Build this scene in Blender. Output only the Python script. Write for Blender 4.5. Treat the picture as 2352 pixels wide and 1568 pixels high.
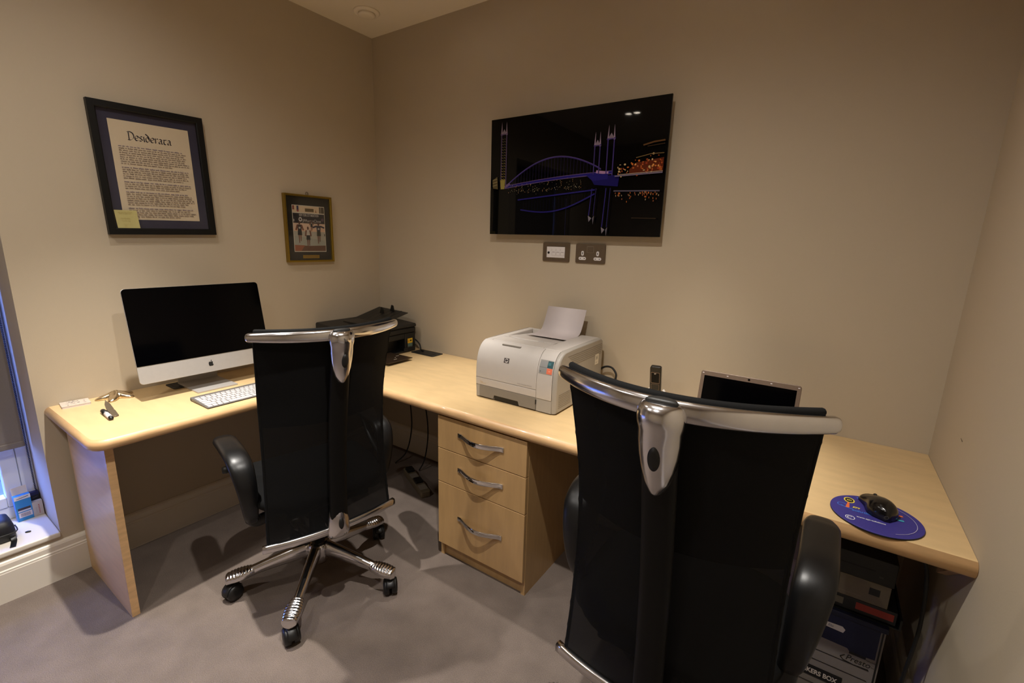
import bpy, bmesh, math, random
from mathutils import Vector, Matrix
random.seed(7)
PI = math.pi
S = bpy.context.scene
C = S.collection
for o in list(bpy.data.objects): bpy.data.objects.remove(o)

# ------------------------------------------------------------------ camera
YAW, PITCH, ROLL = math.radians(33.945), math.radians(-12.244), math.radians(1.620)
fw = Vector((-math.sin(YAW) * math.cos(PITCH), math.cos(YAW) * math.cos(PITCH), math.sin(PITCH)))
rt = Vector((math.cos(YAW), math.sin(YAW), 0)); up = rt.cross(fw)
r2 = rt * math.cos(ROLL) + up * math.sin(ROLL); u2 = -rt * math.sin(ROLL) + up * math.cos(ROLL)
cam = bpy.data.cameras.new('camera'); co = bpy.data.objects.new('camera', cam); C.objects.link(co)
M = Matrix((r2, u2, -fw)).transposed().to_4x4(); M.translation = Vector((2.4256, -2.0289, 1.3967)); co.matrix_world = M
cam.sensor_fit = 'HORIZONTAL'; cam.sensor_width = 36.0; cam.lens = 36.0 * 1059.05 / 2352; cam.clip_start = .02
S.camera = co
S.view_settings.view_transform = 'Standard'; S.view_settings.look = 'None'
S.view_settings.gamma = 1; S.view_settings.use_curve_mapping = False
S.view_settings.exposure = 0.12

# ------------------------------------------------------------------ world: dusk sky outside the window
W = bpy.data.worlds.new('dusk_sky'); S.world = W; W.use_nodes = True
bg = W.node_tree.nodes['Background']; bg.inputs[0].default_value = (.12, .24, 1.0, 1); bg.inputs[1].default_value = 14

HC, LX, YB = 2.544, 2.798, -3.6          # ceiling height, right wall, wall behind the camera
# downlights in the ceiling: x, y, watts
# (x, y, beam watts, beam cone, spill watts)
LIGHTS = [(.65, -1.44, 235, 60, 14), (1.90, -1.42, 50, 84, 80), (.90, -.42, 112, 40, 0), (2.02, -.42, 108, 40, 0),
          (.749, -2.327, 12, 50, 20), (.829, -2.321, 12, 50, 20), (1.75, -2.40, 26, 50, 36)]
LCOL = (1.0, .95, .885)

# ------------------------------------------------------------------ materials
def lin(c): return tuple((x / 12.92 if x <= .04045 else ((x + .055) / 1.055) ** 2.4) for x in c)
def rgb(r, g, b): return lin((r / 255, g / 255, b / 255))
MATS = {}
def mat(name, col, rough=.5, metal=0, var=.05, scale=40, bump=0, bscale=None, coat=0, stretch=(1, 1, 1), spec=.5, rvar=0):
    if name in MATS: return MATS[name]
    m = bpy.data.materials.new(name); m.use_nodes = True; nt = m.node_tree; N = nt.nodes; L = nt.links
    p = N['Principled BSDF']
    p.inputs['Roughness'].default_value = rough; p.inputs['Metallic'].default_value = metal
    p.inputs['Coat Weight'].default_value = coat; p.inputs['Coat Roughness'].default_value = .05
    p.inputs['Specular IOR Level'].default_value = spec
    tc = N.new('ShaderNodeTexCoord'); mp = N.new('ShaderNodeMapping'); mp.inputs['Scale'].default_value = stretch
    nz = N.new('ShaderNodeTexNoise'); nz.inputs['Scale'].default_value = scale; nz.inputs['Detail'].default_value = 4
    L.new(tc.outputs['Object'], mp.inputs[0]); L.new(mp.outputs[0], nz.inputs['Vector'])
    cr = N.new('ShaderNodeValToRGB'); e = cr.color_ramp.elements
    e[0].position, e[1].position = .3, .7
    e[0].color = tuple(max(0, x * (1 - var)) for x in col[:3]) + (1,); e[1].color = tuple(min(1, x * (1 + var)) for x in col[:3]) + (1,)
    L.new(nz.outputs['Fac'], cr.inputs[0]); L.new(cr.outputs[0], p.inputs['Base Color'])
    if rvar:
        mr = N.new('ShaderNodeMapRange'); mr.inputs['To Min'].default_value = rough - rvar; mr.inputs['To Max'].default_value = rough + rvar
        L.new(nz.outputs['Fac'], mr.inputs['Value']); L.new(mr.outputs[0], p.inputs['Roughness'])
    if bump:
        n2 = N.new('ShaderNodeTexNoise'); n2.inputs['Scale'].default_value = bscale or scale; n2.inputs['Detail'].default_value = 3
        L.new(mp.outputs[0], n2.inputs['Vector'])
        b = N.new('ShaderNodeBump'); b.inputs['Strength'].default_value = bump; b.inputs['Distance'].default_value = .002
        L.new(n2.outputs['Fac'], b.inputs['Height']); L.new(b.outputs[0], p.inputs['Normal'])
    MATS[name] = m; return m

paint = mat('wall_paint', rgb(188, 174, 152), .75, var=.012, scale=3, bump=.08, bscale=260, spec=.25)
ceil_paint = mat('ceiling_paint', rgb(240, 228, 206), .8, var=.01, scale=3, spec=.2)
white_gloss = mat('white_gloss_paint', rgb(222, 214, 200), .35, var=.01, scale=5)
upvc = mat('white_window_plastic', rgb(225, 228, 232), .3, var=.01, scale=5)
wood = mat('maple_veneer', rgb(212, 174, 122), .38, var=.07, scale=9, stretch=(.7, 5, 5), coat=.15)
wood_edge = mat('maple_lipping', rgb(208, 168, 120), .4, var=.12, scale=14, stretch=(1, 1, 6), coat=.2)
wood_top = mat('maple_worktop', rgb(212, 182, 134), .36, var=.06, scale=7, stretch=(1.2, 4, 4), coat=.2)
wood_front = mat('maple_drawer_front', rgb(182, 146, 98), .42, var=.07, scale=9, stretch=(5, 5, .7), coat=.1)
black_pl = mat('black_plastic', rgb(14, 14, 14), .42, var=.1, scale=60, bump=.05, bscale=900)
black_satin = mat('black_satin_plastic', rgb(13, 13, 14), .36, var=.1, scale=60, spec=.4, bump=.04, bscale=700)
black_gl = mat('black_gloss', rgb(3, 3, 4), .03, var=.1, scale=20, spec=.22)
dark_pl = mat('dark_grey_plastic', rgb(30, 29, 27), .5, var=.08, scale=50, bump=.06, bscale=800)
screen_m = mat('screen_glass_off', rgb(2, 2, 3), .10, var=.1, scale=10, spec=.14)
chrome = mat('chrome', (.78, .77, .76), .07, 1, var=.02, scale=30)
alu = mat('polished_aluminium', (.68, .67, .68), .17, 1, var=.05, scale=25, rvar=.05)
alu_br = mat('brushed_aluminium', (.62, .60, .58), .38, 1, var=.03, scale=60)
silver_pl = mat('silver_plastic', rgb(116, 98, 84), .4, .3, var=.03, scale=60)
imac_al = mat('pale_aluminium', rgb(184, 180, 176), .45, .35, var=.02, scale=60)
key_w = mat('white_key_plastic', rgb(222, 216, 214), .45, var=.01, scale=60)
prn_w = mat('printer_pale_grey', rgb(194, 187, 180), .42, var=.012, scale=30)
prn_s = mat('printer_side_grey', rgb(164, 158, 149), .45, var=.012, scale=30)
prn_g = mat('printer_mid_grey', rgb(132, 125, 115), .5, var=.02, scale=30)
paper_m = mat('white_paper', rgb(212, 202, 202), .7, var=.01, scale=20)
bronze = mat('dark_brushed_nickel', rgb(112, 96, 78), .4, .6, var=.06, scale=50)
gold = mat('gold_metal', rgb(152, 126, 50), .3, .8, var=.05, scale=50)
brass = mat('starfish_metal', (.72, .60, .42), .18, 1, var=.06, scale=60, bump=.25, bscale=300)
blind_m = mat('grey_blind_fabric', rgb(120, 112, 108), .85, var=.04, scale=300, bump=.1, bscale=900)
navy = mat('navy_mount_board', rgb(36, 36, 60), .8, var=.04, scale=200)
blackwood = mat('black_painted_wood', rgb(7, 7, 7), .45, var=.1, scale=40, spec=.3)
mount_dark = mat('dark_mount_board', rgb(26, 24, 20), .8, var=.04, scale=200)
steel = mat('dull_steel', rgb(120, 108, 92), .35, .7, var=.06, scale=80)
pad_m = mat('blue_cloth_pad', rgb(54, 48, 130), .6, var=.06, scale=200, bump=.05, bscale=1500)
rubber = mat('black_rubber', rgb(12, 12, 12), .6, var=.1, scale=100)
box_w = mat('white_cardboard', rgb(196, 184, 170), .7, var=.02, scale=40)
box_blue = mat('blue_carton', rgb(42, 128, 190), .45, var=.03, scale=40)
box_dk = mat('dark_navy_carton', rgb(18, 22, 70), .5, var=.04, scale=40)
concrete = mat('pale_paving', rgb(100, 100, 100), .85, var=.1, scale=15)
sticky = mat('yellow_note_paper', rgb(186, 176, 116), .8, var=.02, scale=40)

def carpet_mat():
    m = mat('grey_carpet', rgb(118, 106, 98), .95, var=.26, scale=420, bump=.9, bscale=520, spec=.1)
    nt = m.node_tree; N = nt.nodes; L = nt.links; p = N['Principled BSDF']
    n = N.new('ShaderNodeTexNoise'); n.inputs['Scale'].default_value = 9; n.inputs['Detail'].default_value = 5
    tc = [x for x in N if x.type == 'TEX_COORD'][0]; L.new(tc.outputs['Object'], n.inputs['Vector'])
    mr = N.new('ShaderNodeMapRange'); mr.inputs['From Min'].default_value = .3; mr.inputs['From Max'].default_value = .7
    mr.inputs['To Min'].default_value = .88; mr.inputs['To Max'].default_value = 1.1
    L.new(n.outputs['Fac'], mr.inputs['Value'])
    src = p.inputs['Base Color'].links[0].from_socket
    mx = N.new('ShaderNodeVectorMath'); mx.operation = 'SCALE'; L.new(src, mx.inputs[0]); L.new(mr.outputs[0], mx.inputs['Scale'])
    L.new(mx.outputs[0], p.inputs['Base Color'])
    return m
carpet = carpet_mat()

def mesh_fabric():
    m = mat('black_mesh_fabric', rgb(8, 8, 9), .8, var=.2, scale=500, spec=.2)
    nt = m.node_tree; N = nt.nodes; L = nt.links; p = N['Principled BSDF']; out = N['Material Output']
    t = N.new('ShaderNodeBsdfTransparent'); mx = N.new('ShaderNodeMixShader'); mx.inputs[0].default_value = .94
    L.new(t.outputs[0], mx.inputs[1]); L.new(p.outputs[0], mx.inputs[2]); L.new(mx.outputs[0], out.inputs['Surface'])
    return m
fabric = mesh_fabric()
spine_m = mat('matt_black_tube', rgb(6, 6, 6), .55, var=.1, scale=60, spec=.22)
seat_m = mat('black_seat_cloth', rgb(11, 11, 11), .85, var=.15, scale=400, bump=.2, bscale=900, spec=.2)

def glass_mat(name, tint=(1, 1, 1)):
    m = bpy.data.materials.new(name); m.use_nodes = True; nt = m.node_tree; N = nt.nodes; L = nt.links
    N.remove(N['Principled BSDF']); out = N['Material Output']
    t = N.new('ShaderNodeBsdfTransparent'); t.inputs[0].default_value = tint + (1,)
    g = N.new('ShaderNodeBsdfGlossy'); g.inputs['Roughness'].default_value = .03
    mx = N.new('ShaderNodeMixShader'); mx.inputs[0].default_value = .035; L.new(t.outputs[0], mx.inputs[1]); L.new(g.outputs[0], mx.inputs[2])
    L.new(mx.outputs[0], out.inputs['Surface']); return m
glass = glass_mat('clear_glass')

def print_mat(name, rough, coat=0):
    m = bpy.data.materials.new(name); m.use_nodes = True; nt = m.node_tree; p = nt.nodes['Principled BSDF']
    a = nt.nodes.new('ShaderNodeAttribute'); a.attribute_name = 'ink'
    n = nt.nodes.new('ShaderNodeTexNoise'); n.inputs['Scale'].default_value = 300
    mr = nt.nodes.new('ShaderNodeMapRange'); mr.inputs['To Min'].default_value = .93; mr.inputs['To Max'].default_value = 1.07
    v = nt.nodes.new('ShaderNodeVectorMath'); v.operation = 'SCALE'
    nt.links.new(n.outputs['Fac'], mr.inputs['Value']); nt.links.new(a.outputs['Color'], v.inputs[0]); nt.links.new(mr.outputs[0], v.inputs['Scale'])
    nt.links.new(v.outputs[0], p.inputs['Base Color']); p.inputs['Roughness'].default_value = rough
    p.inputs['Coat Weight'].default_value = coat; p.inputs['Coat Roughness'].default_value = .02
    if coat: p.inputs['Specular IOR Level'].default_value = 0
    return m
ink = print_mat('printed_ink', .6)
ink_gloss = print_mat('printed_gloss', .3, .45)
def emit_mat(name, col, s):
    m = bpy.data.materials.new(name); m.use_nodes = True; p = m.node_tree.nodes['Principled BSDF']
    p.inputs['Base Color'].default_value = (.8, .8, .8, 1); p.inputs['Emission Color'].default_value = col + (1,); p.inputs['Emission Strength'].default_value = s
    return m

# ------------------------------------------------------------------ mesh helpers
def tag(o, label, cat=None, group=None, kind=None):
    if label: o['label'] = label
    if cat: o['category'] = cat
    if group: o['group'] = group
    if kind: o['kind'] = kind
    return o
def thing(name, label, cat, loc=(0, 0, 0), mw=None, group=None):
    o = bpy.data.objects.new(name, None); o.empty_display_size = .05; C.objects.link(o)
    if mw is not None: o.matrix_world = mw
    else: o.location = loc
    return tag(o, label, cat, group)
def obj(name, bm, m, parent=None, smooth=False, bevel=0, seg=2):
    me = bpy.data.meshes.new(name)
    bmesh.ops.recalc_face_normals(bm, faces=bm.faces)
    bm.to_mesh(me); bm.free()
    for mm in (m if isinstance(m, (list, tuple)) else [m]): me.materials.append(mm)
    if smooth: me.shade_smooth() if hasattr(me, 'shade_smooth') else None
    o = bpy.data.objects.new(name, me); C.objects.link(o)
    if parent: o.parent = parent
    if bevel:
        b = o.modifiers.new('bevel', 'BEVEL'); b.width = bevel; b.segments = seg; b.limit_method = 'ANGLE'; b.angle_limit = math.radians(40)
        b.harden_normals = False
        for p in me.polygons: p.use_smooth = True
    if smooth or bevel:
        try:
            w = o.modifiers.new('wn', 'WEIGHTED_NORMAL'); w.keep_sharp = True
        except Exception: pass
        if bevel is 0 or not bevel: o.modifiers.remove(w)
    return o
def B(): return bmesh.new()
def box(bm, x0, x1, y0, y1, z0, z1, mi=0):
    v = [bm.verts.new((x, y, z)) for z in (z0, z1) for y in (y0, y1) for x in (x0, x1)]
    for f in ((0, 2, 3, 1), (4, 5, 7, 6), (0, 1, 5, 4), (2, 6, 7, 3), (0, 4, 6, 2), (1, 3, 7, 5)):
        bm.faces.new([v[i] for i in f]).material_index = mi
    return bm
def loft(bm, rings, cap=True, closed=True, loop=False):
    vs = [[bm.verts.new(p) for p in r] for r in rings]; n = len(vs[0])
    rr = range(len(vs)) if loop else range(len(vs) - 1)
    for i in rr:
        a, b = vs[i], vs[(i + 1) % len(vs)]
        for j in range(n if closed else n - 1):
            k = (j + 1) % n; bm.faces.new((a[j], a[k], b[k], b[j]))
    if cap and not loop and closed: bm.faces.new(list(reversed(vs[0]))); bm.faces.new(vs[-1])
    return bm
def oval(c, ax, ay, n=16, p=2.0):
    out = []
    for i in range(n):
        t = 2 * PI * i / n; ct, st = math.cos(t), math.sin(t)
        f = lambda q: math.copysign(abs(q) ** (2 / p), q)
        out.append(Vector(c) + ax * f(ct) + ay * f(st))
    return out
def sweep(bm, path, size, upv=(0, 0, 1), n=14, p=2.0, round_ends=False, side=None):
    P = [Vector(q) for q in path]; m = len(P); rings = []
    sz = [size(i / (m - 1)) if callable(size) else size for i in range(m)]
    for i in range(m):
        t = (P[min(i + 1, m - 1)] - P[max(i - 1, 0)]).normalized()
        u = Vector(upv); s = t.cross(u)
        if s.length < 1e-4: s = t.cross(Vector((0, 1, 0.01)))
        if side: s = Vector(side)
        s.normalize(); u = s.cross(t).normalized()
        a, b = sz[i]
        if round_ends and i in (0, m - 1):
            sg = -1 if i == 0 else 1
            rr = [oval(P[i] + t * sg * max(a, b) * .7 * math.sin(q), s * a * math.cos(q), u * b * math.cos(q), n, p) for q in (0, .5, .95, 1.3)]
            rings += rr[::-1] if i == 0 else rr
        else: rings.append(oval(P[i], s * a, u * b, n, p))
    return loft(bm, rings)
def smooth_path(pts, k=6):
    P = [Vector(q) for q in pts]; out = []
    for i in range(len(P) - 1):
        p0, p1, p2, p3 = P[max(i - 1, 0)], P[i], P[i + 1], P[min(i + 2, len(P) - 1)]
        for j in range(k):
            t = j / k
            out.append(.5 * ((2 * p1) + (p2 - p0) * t + (2 * p0 - 5 * p1 + 4 * p2 - p3) * t * t + (3 * p1 - p0 - 3 * p2 + p3) * t ** 3))
    out.append(P[-1]); return out
def tube(bm, pts, r, n=8, k=6): return sweep(bm, smooth_path(pts, k), (r, r), n=n)
def lathe(bm, prof, n=28, ax='z', c=(0, 0, 0)):
    c = Vector(c); rings = []
    for r, h in prof:
        ring = []
        for i in range(n):
            t = 2 * PI * i / n; a, b = r * math.cos(t), r * math.sin(t)
            ring.append(c + Vector({'z': (a, b, h), 'x': (h, a, b), 'y': (a, h, b)}[ax]))
        rings.append(ring)
    return loft(bm, rings)
def prism(bm, poly, z0, z1, f=None):
    f = f or (lambda u, v, w: (u, v, w))
    return loft(bm, [[f(u, v, z0) for u, v in poly], [f(u, v, z1) for u, v in poly]])
def rrect(x0, x1, y0, y1, r, k=5):
    out = []
    for cx, cy, a in ((x1 - r, y0 + r, -90), (x1 - r, y1 - r, 0), (x0 + r, y1 - r, 90), (x0 + r, y0 + r, 180)):
        for i in range(k + 1):
            t = math.radians(a + 90 * i / k); out.append((cx + r * math.cos(t), cy + r * math.sin(t)))
    return out
def ell(cx, cy, a, b, n=24, rot=0):
    c, s = math.cos(rot), math.sin(rot)
    return [(cx + a * math.cos(t) * c - b * math.sin(t) * s, cy + a * math.cos(t) * s + b * math.sin(t) * c) for t in [2 * PI * i / n for i in range(n)]]
def rect(x0, x1, y0, y1): return [(x0, y0), (x1, y0), (x1, y1), (x0, y1)]
def stroke(pts, w):
    """a drawn line as quads"""
    out = []
    for (x0, y0), (x1, y1) in zip(pts, pts[1:]):
        d = math.hypot(x1 - x0, y1 - y0) or 1; nx, ny = -(y1 - y0) / d * w / 2, (x1 - x0) / d * w / 2
        out.append([(x0 + nx, y0 + ny), (x0 - nx, y0 - ny), (x1 - nx, y1 - ny), (x1 + nx, y1 + ny)])
    return out
TXT = {}
def text2d(s, shear=0, bold=0):
    k = (s, shear, bold)
    if k not in TXT:
        cu = bpy.data.curves.new('t', 'FONT'); cu.body = s; cu.size = 1; cu.shear = shear; cu.offset = bold; cu.dimensions = '2D'; cu.fill_mode = 'BOTH'
        o = bpy.data.objects.new('t', cu); C.objects.link(o); bpy.context.view_layer.update()
        ev = o.evaluated_get(bpy.context.evaluated_depsgraph_get()); me = ev.to_mesh()
        V = [(v.co.x, v.co.y) for v in me.vertices]; F = [list(p.vertices) for p in me.polygons]; ev.to_mesh_clear()
        bpy.data.objects.remove(o); bpy.data.curves.remove(cu); TXT[k] = (V, F)
    return TXT[k]
class Print:
    """flat artwork in the local xy plane, each layer a hair above the last; f maps (u,v,w) to 3D"""
    def __init__(s, w=.0004, step=.00006, f=None): s.bm = B(); s.w = w; s.step = step; s.f = f or (lambda u, v, w: (u, v, w)); s.cols = []
    def layer(s): s.w += s.step
    def poly(s, pts, col, new=True):
        if new: s.layer()
        fc = s.bm.faces.new([s.bm.verts.new(s.f(u, v, s.w)) for u, v in pts]); s.cols.append(rgb(*col))
    def polys(s, ps, col):
        s.layer()
        for p in ps: s.poly(p, col, False)
    def line(s, pts, w, col): s.polys(stroke(pts, w), col)
    def text(s, t, x, y, h, col, width=None, shear=0, bold=0, rot=0, center=False):
        V, F = text2d(t, shear, bold)
        if not V: return
        x0, x1 = min(v[0] for v in V), max(v[0] for v in V)
        sx = h; 
        if width: sx = width / (x1 - x0)
        off = (x0 + x1) / 2 if center else x0
        s.layer(); c, sn = math.cos(rot), math.sin(rot)
        vs = []
        for a, b in V:
            a, b = (a - off) * sx, b * h
            vs.append(s.bm.verts.new(s.f(x + a * c - b * sn, y + a * sn + b * c, s.w)))
        for f in F:
            try: s.bm.faces.new([vs[i] for i in f]); s.cols.append(rgb(*col))
            except ValueError: pass
    def build(s, name, m=None, parent=None):
        me = bpy.data.meshes.new(name); s.bm.faces.ensure_lookup_table()
        s.bm.to_mesh(me); s.bm.free(); at = me.attributes.new('ink', 'FLOAT_COLOR', 'CORNER')
        for p, c in zip(me.polygons, s.cols):
            for li in p.loop_indices: at.data[li].color = c + (1,)
        me.materials.append(m or ink)
        o = bpy.data.objects.new(name, me); C.objects.link(o)
        if parent: o.parent = parent
        return o
def frameA(y, z, x=0, rot=0):      # local (right, up, out) on the left wall (x = 0, faces +x)
    m = Matrix(((0, 0, 1), (1, 0, 0), (0, 1, 0))).to_4x4() @ Matrix.Rotation(rot, 4, 'Z'); m.translation = (x, y, z); return m
def frameB(x, z, y=0, rot=0):      # on the back wall (y = 0, faces -y)
    m = Matrix(((1, 0, 0), (0, 0, -1), (0, 1, 0))).to_4x4() @ Matrix.Rotation(rot, 4, 'Z'); m.translation = (x, y, z); return m
def struct(name, bm, m, **k): return tag(obj(name, bm, m, **k), None, kind='structure')

# ------------------------------------------------------------------ room shell
WY0, WY1, WZ0, WZ1 = -2.75, -1.668, .20, 2.12
b = B(); box(b, -.32, LX + .2, YB - .2, .2, -.1, 0); struct('floor', b, carpet)
b = B(); box(b, -.32, LX + .2, YB - .2, .2, HC, HC + .1); struct('ceiling', b, ceil_paint)
b = B()
box(b, -.32, 0, WY1, .2, 0, HC); box(b, -.32, 0, YB - .2, WY0, 0, HC); box(b, -.32, 0, WY0, WY1, 0, WZ0 - .022); box(b, -.32, 0, WY0, WY1, WZ1, HC)
struct('wall_left', b, paint)
b = B(); box(b, 0, LX, 0, .2, 0, HC); struct('wall_back', b, paint)
b = B(); box(b, LX, LX + .2, YB - .2, .2, 0, HC); struct('wall_right', b, paint)
b = B(); box(b, 0, LX, YB - .2, YB, 0, HC); struct('wall_front', b, paint)
def skirting(name, f, L):
    prof = [(0, 0), (.02, 0), (.02, .118), (.0185, .121), (.0185, .127), (.015, .131), (.015, .150), (.011, .158), (.004, .163), (0, .163)]
    b = B(); loft(b, [[f(u, v, w) for u, v in prof] for w in (0, L)]); return struct(name, b, white_gloss)
skirting('baseboard_left', lambda u, v, w: (u, YB + w, v), -YB - .021)
skirting('baseboard_back', lambda u, v, w: (w, -u, v), LX)
skirting('baseboard_right', lambda u, v, w: (LX - u, YB + w, v), -YB - .021)
pr = Print(.0, .0001, lambda u, v, w: (LX - .0004 - w, u, v)); pr.line([(-.318, .893), (-.335, .890), (-.340, .892)], .003, (92, 76, 58)); pr.build('scuff_mark', parent=bpy.data.objects['wall_right'])
# window: sill board, frame, sash, pane
b = B(); box(b, -.30, .012, WY0, WY1 - .0005, WZ0 - .022, WZ0); struct('trim_1', b, white_gloss, bevel=.006, seg=3)
win = struct('window_1', (lambda b: (box(b, -.315, -.262, WY1 - .045, WY1, WZ0, WZ1), box(b, -.315, -.262, WY0, WY0 + .045, WZ0, WZ1),
      box(b, -.315, -.262, WY0 + .045, WY1 - .045, WZ0, WZ0 + .055), box(b, -.315, -.262, WY0 + .045, WY1 - .045, WZ1 - .055, WZ1), b)[-1])(B()), upvc, bevel=.004)
b = B()
y0, y1, z0, z1 = WY0 + .045, WY1 - .045, WZ0 + .055, WZ1 - .055
box(b, -.308, -.258, y1 - .05, y1 - .001, z0, z1); box(b, -.308, -.258, y0 + .001, y0 + .05, z0, z1)
box(b, -.308, -.258, y0 + .05, y1 - .05, z0, z0 + .045); box(b, -.308, -.258, y0 + .05, y1 - .05, z1 - .045, z1)
obj('sash_frame', b, upvc, win, bevel=.004)
b = B(); box(b, -.288, -.284, y0 + .045, y1 - .045, z0 + .04, z1 - .04); obj('pane', b, glass, win)
# outside: paving, drain strip, gravel
b = B(); box(b, -1.50, -.34, -5.5, 1.5, -.14, -.10); box(b, -1.66, -1.50, -5.5, 1.5, -.14, -.102)
for i in range(70):
    for j in (0, 1):
        yy = -5 + i * .09; box(b, -1.565 - j * .07, -1.525 - j * .07, yy, yy + .045, -.10, -.0995, 1)
tag(obj('paving_outside', b, [concrete, black_pl]), None, kind='structure')
gravel = mat('grey_gravel', rgb(96, 97, 100), .9, var=.55, scale=45, bump=1, bscale=45)
b = B(); box(b, -9, -1.67, -6, 4, -.16, -.11); tag(obj('gravel_outside', b, gravel), None, kind='structure')

# ------------------------------------------------------------------ downlights and ceiling valve
lens_m = emit_mat('lit_lens', (1, .9, .75), 40)
names = ['above the left desk run', 'above the middle of the room', 'nearest the corner', 'near the back wall', 'behind the camera, left of a close pair', 'behind the camera, right of a close pair', 'behind the camera by itself']
for (x, y, wt, cone, spill), nm in zip(LIGHTS, names):
    t = thing('downlight', 'recessed ceiling downlight ' + nm, 'light', (x, y, HC), group='recessed downlights')
    b = B(); lathe(b, [(.028, -.003), (.030, -.007), (.035, -.005), (.037, 0.0), (.028, 0.0)], 32); obj('trim_ring', b, alu_br, t, smooth=True)
    b = B(); lathe(b, [(.027, -.0005), (.027, -.003)], 24); obj('lens', b, lens_m, t)
    for e, cn in ((wt, cone), (spill, 158)):
        if not e: continue
        ld = bpy.data.lights.new('lamp_light', 'SPOT'); ld.energy = e; ld.color = LCOL; ld.spot_size = math.radians(cn); ld.spot_blend = 1.0; ld.shadow_soft_size = .02
        lo = bpy.data.objects.new('lamp_light', ld); C.objects.link(lo); lo.parent = t; lo.location = (0, 0, -.012)
t = thing('ceiling_valve', 'round white extractor valve set in the ceiling near the corner', 'vent', (.243, -.232, HC))
b = B(); lathe(b, [(.040, -.004), (.047, -.012), (.060, -.010), (.066, -.004), (.066, 0), (.040, 0)], 36); obj('outer_ring', b, ceil_paint, t, smooth=True)
b = B(); lathe(b, [(.0, -.024), (.030, -.024), (.040, -.020), (.043, -.014), (.038, -.004), (.0, -.002)], 36); obj('centre_disc', b, ceil_paint, t, smooth=True)

# ------------------------------------------------------------------ L-shaped desk
ZD, TH = .72, .042
def bull_top():
    R = TH / 2
    pts = []   # (x, y, exposed edge starting here?)
    def arc(cx, cy, r, a0, a1, k=8, ex=True):
        for i in range(k + 1):
            t = math.radians(a0 + (a1 - a0) * i / k); pts.append((cx + r * math.cos(t), cy + r * math.sin(t), ex))
    pts.append((.001, -1.647, True))
    arc(.537 - .055, -1.647 + .055, .055, -90, 0)
    rr = .05; arc(.537 + rr, -.69 - rr, rr, 180, 90)
    pts.append((LX - .001, -.69, False)); pts.append((LX - .001, -.001, False)); pts.append((.001, -.001, False))
    n = len(pts)
    def inset(d):
        out = []
        for i in range(n):
            x, y, e1 = pts[i]; xp, yp, e0 = pts[i - 1]; xn, yn, _ = pts[(i + 1) % n]
            d0 = Vector((x - xp, y - yp)).normalized(); d1 = Vector((xn - x, yn - y)).normalized()
            n0, n1 = Vector((-d0.y, d0.x)), Vector((-d1.y, d1.x)); a, c = (d if e0 else 0), (d if e1 else 0)
            den = d0.x * d1.y - d0.y * d1.x
            p0 = Vector((x, y)) + n0 * a; p1 = Vector((x, y)) + n1 * c
            if abs(den) < 1e-4: q = p0
            else:
                s = ((p1.x - p0.x) * d1.y - (p1.y - p0.y) * d1.x) / den; q = p0 + d0 * s
            out.append(q)
        return out
    rings = []
    for k in range(0, 13):
        a = -PI / 2 + PI * k / 12
        ins = inset(R * (1 - math.cos(a))); rings.append([(q.x, q.y, ZD - R + R * math.sin(a)) for q in ins])
    b = B(); loft(b, rings)
    b.faces.ensure_lookup_table()
    b.normal_update()
    for f in b.faces:
        f.material_index = 0 if abs(f.normal.z) > .97 else 1
    return b
desk = thing('desk', 'L-shaped pale maple desk running along the left and back walls', 'desk', (.25, -.35, 0))
def rel(o, p):  # parent keeping world placement for pieces built in world coordinates
    o.parent = p; o.matrix_parent_inverse = Matrix.Translation(-p.location) if p.rotation_euler.to_matrix() == Matrix.Identity(3) else p.matrix_world.inverted(); return o
tp = rel(obj('worktop', bull_top(), [wood_top, wood_edge], smooth=False), desk)
for p in tp.data.polygons: p.use_smooth = p.material_index == 1
b = B(); box(b, .022, .468, -1.600, -1.576, 0, ZD - TH - .0005); rel(obj('leg_panel', b, wood), desk)
b = B(); box(b, .468, .4814, -1.600, -1.576, 0, ZD - TH - .0005); rel(tag(obj('lipping', b, wood_edge), 'solid orange maple edge strip'), desk)
b = B(); prism(b, [(-.60, .678), (-.60, .640), (-.50, .57), (-.50, .678)], LX - .024, LX - .003, lambda u, v, w: (w, u, v)); rel(obj('support_bracket', b, wood_edge), desk)

# ------------------------------------------------------------------ drawer pedestal
t = thing('drawer_unit', 'maple pedestal with three drawers and bowed chrome handles under the desk', 'drawers', (1.37, -.40, 0))
X0, X1, YF = 1.146, 1.596, -.675
b = B()
box(b, X0, X0 + .018, YF + .019, -.16, .0, .676); box(b, X1 - .018, X1, YF + .019, -.16, .0, .676)
box(b, X0 + .018, X1 - .018, -.178, -.16, 0, .676); box(b, X0 + .018, X1 - .018, YF + .019, -.178, .655, .676); box(b, X0 + .018, X1 - .018, YF + .04, -.178, .07, .088)
rel(obj('carcass', b, wood_front), t)
b = B(); box(b, X0 + .018, X1 - .018, YF + .030, YF + .046, 0, .07); rel(obj('plinth', b, wood_front), t)
for (z0, z1, hz) in ((.528, .672, .611), (.372, .525, .456), (.070, .369, .229)):
    b = B(); box(b, X0 + .001, X1 - .001, YF, YF + .018, z0, z1); d = rel(obj('drawer_front', b, wood_front, bevel=.0015), t)
    path = []
    for i in range(25):
        u = i / 24; path.append((1.262 + .230 * u, YF - .003 - .032 * math.sin(PI * max(0, min(1, (u - .06) / .88))) ** 1.2, hz))
    b = B(); sweep(b, path, (.0026, .0105), n=12, p=5); h = obj('handle', b, chrome, smooth=True)
    h.parent = d

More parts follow.
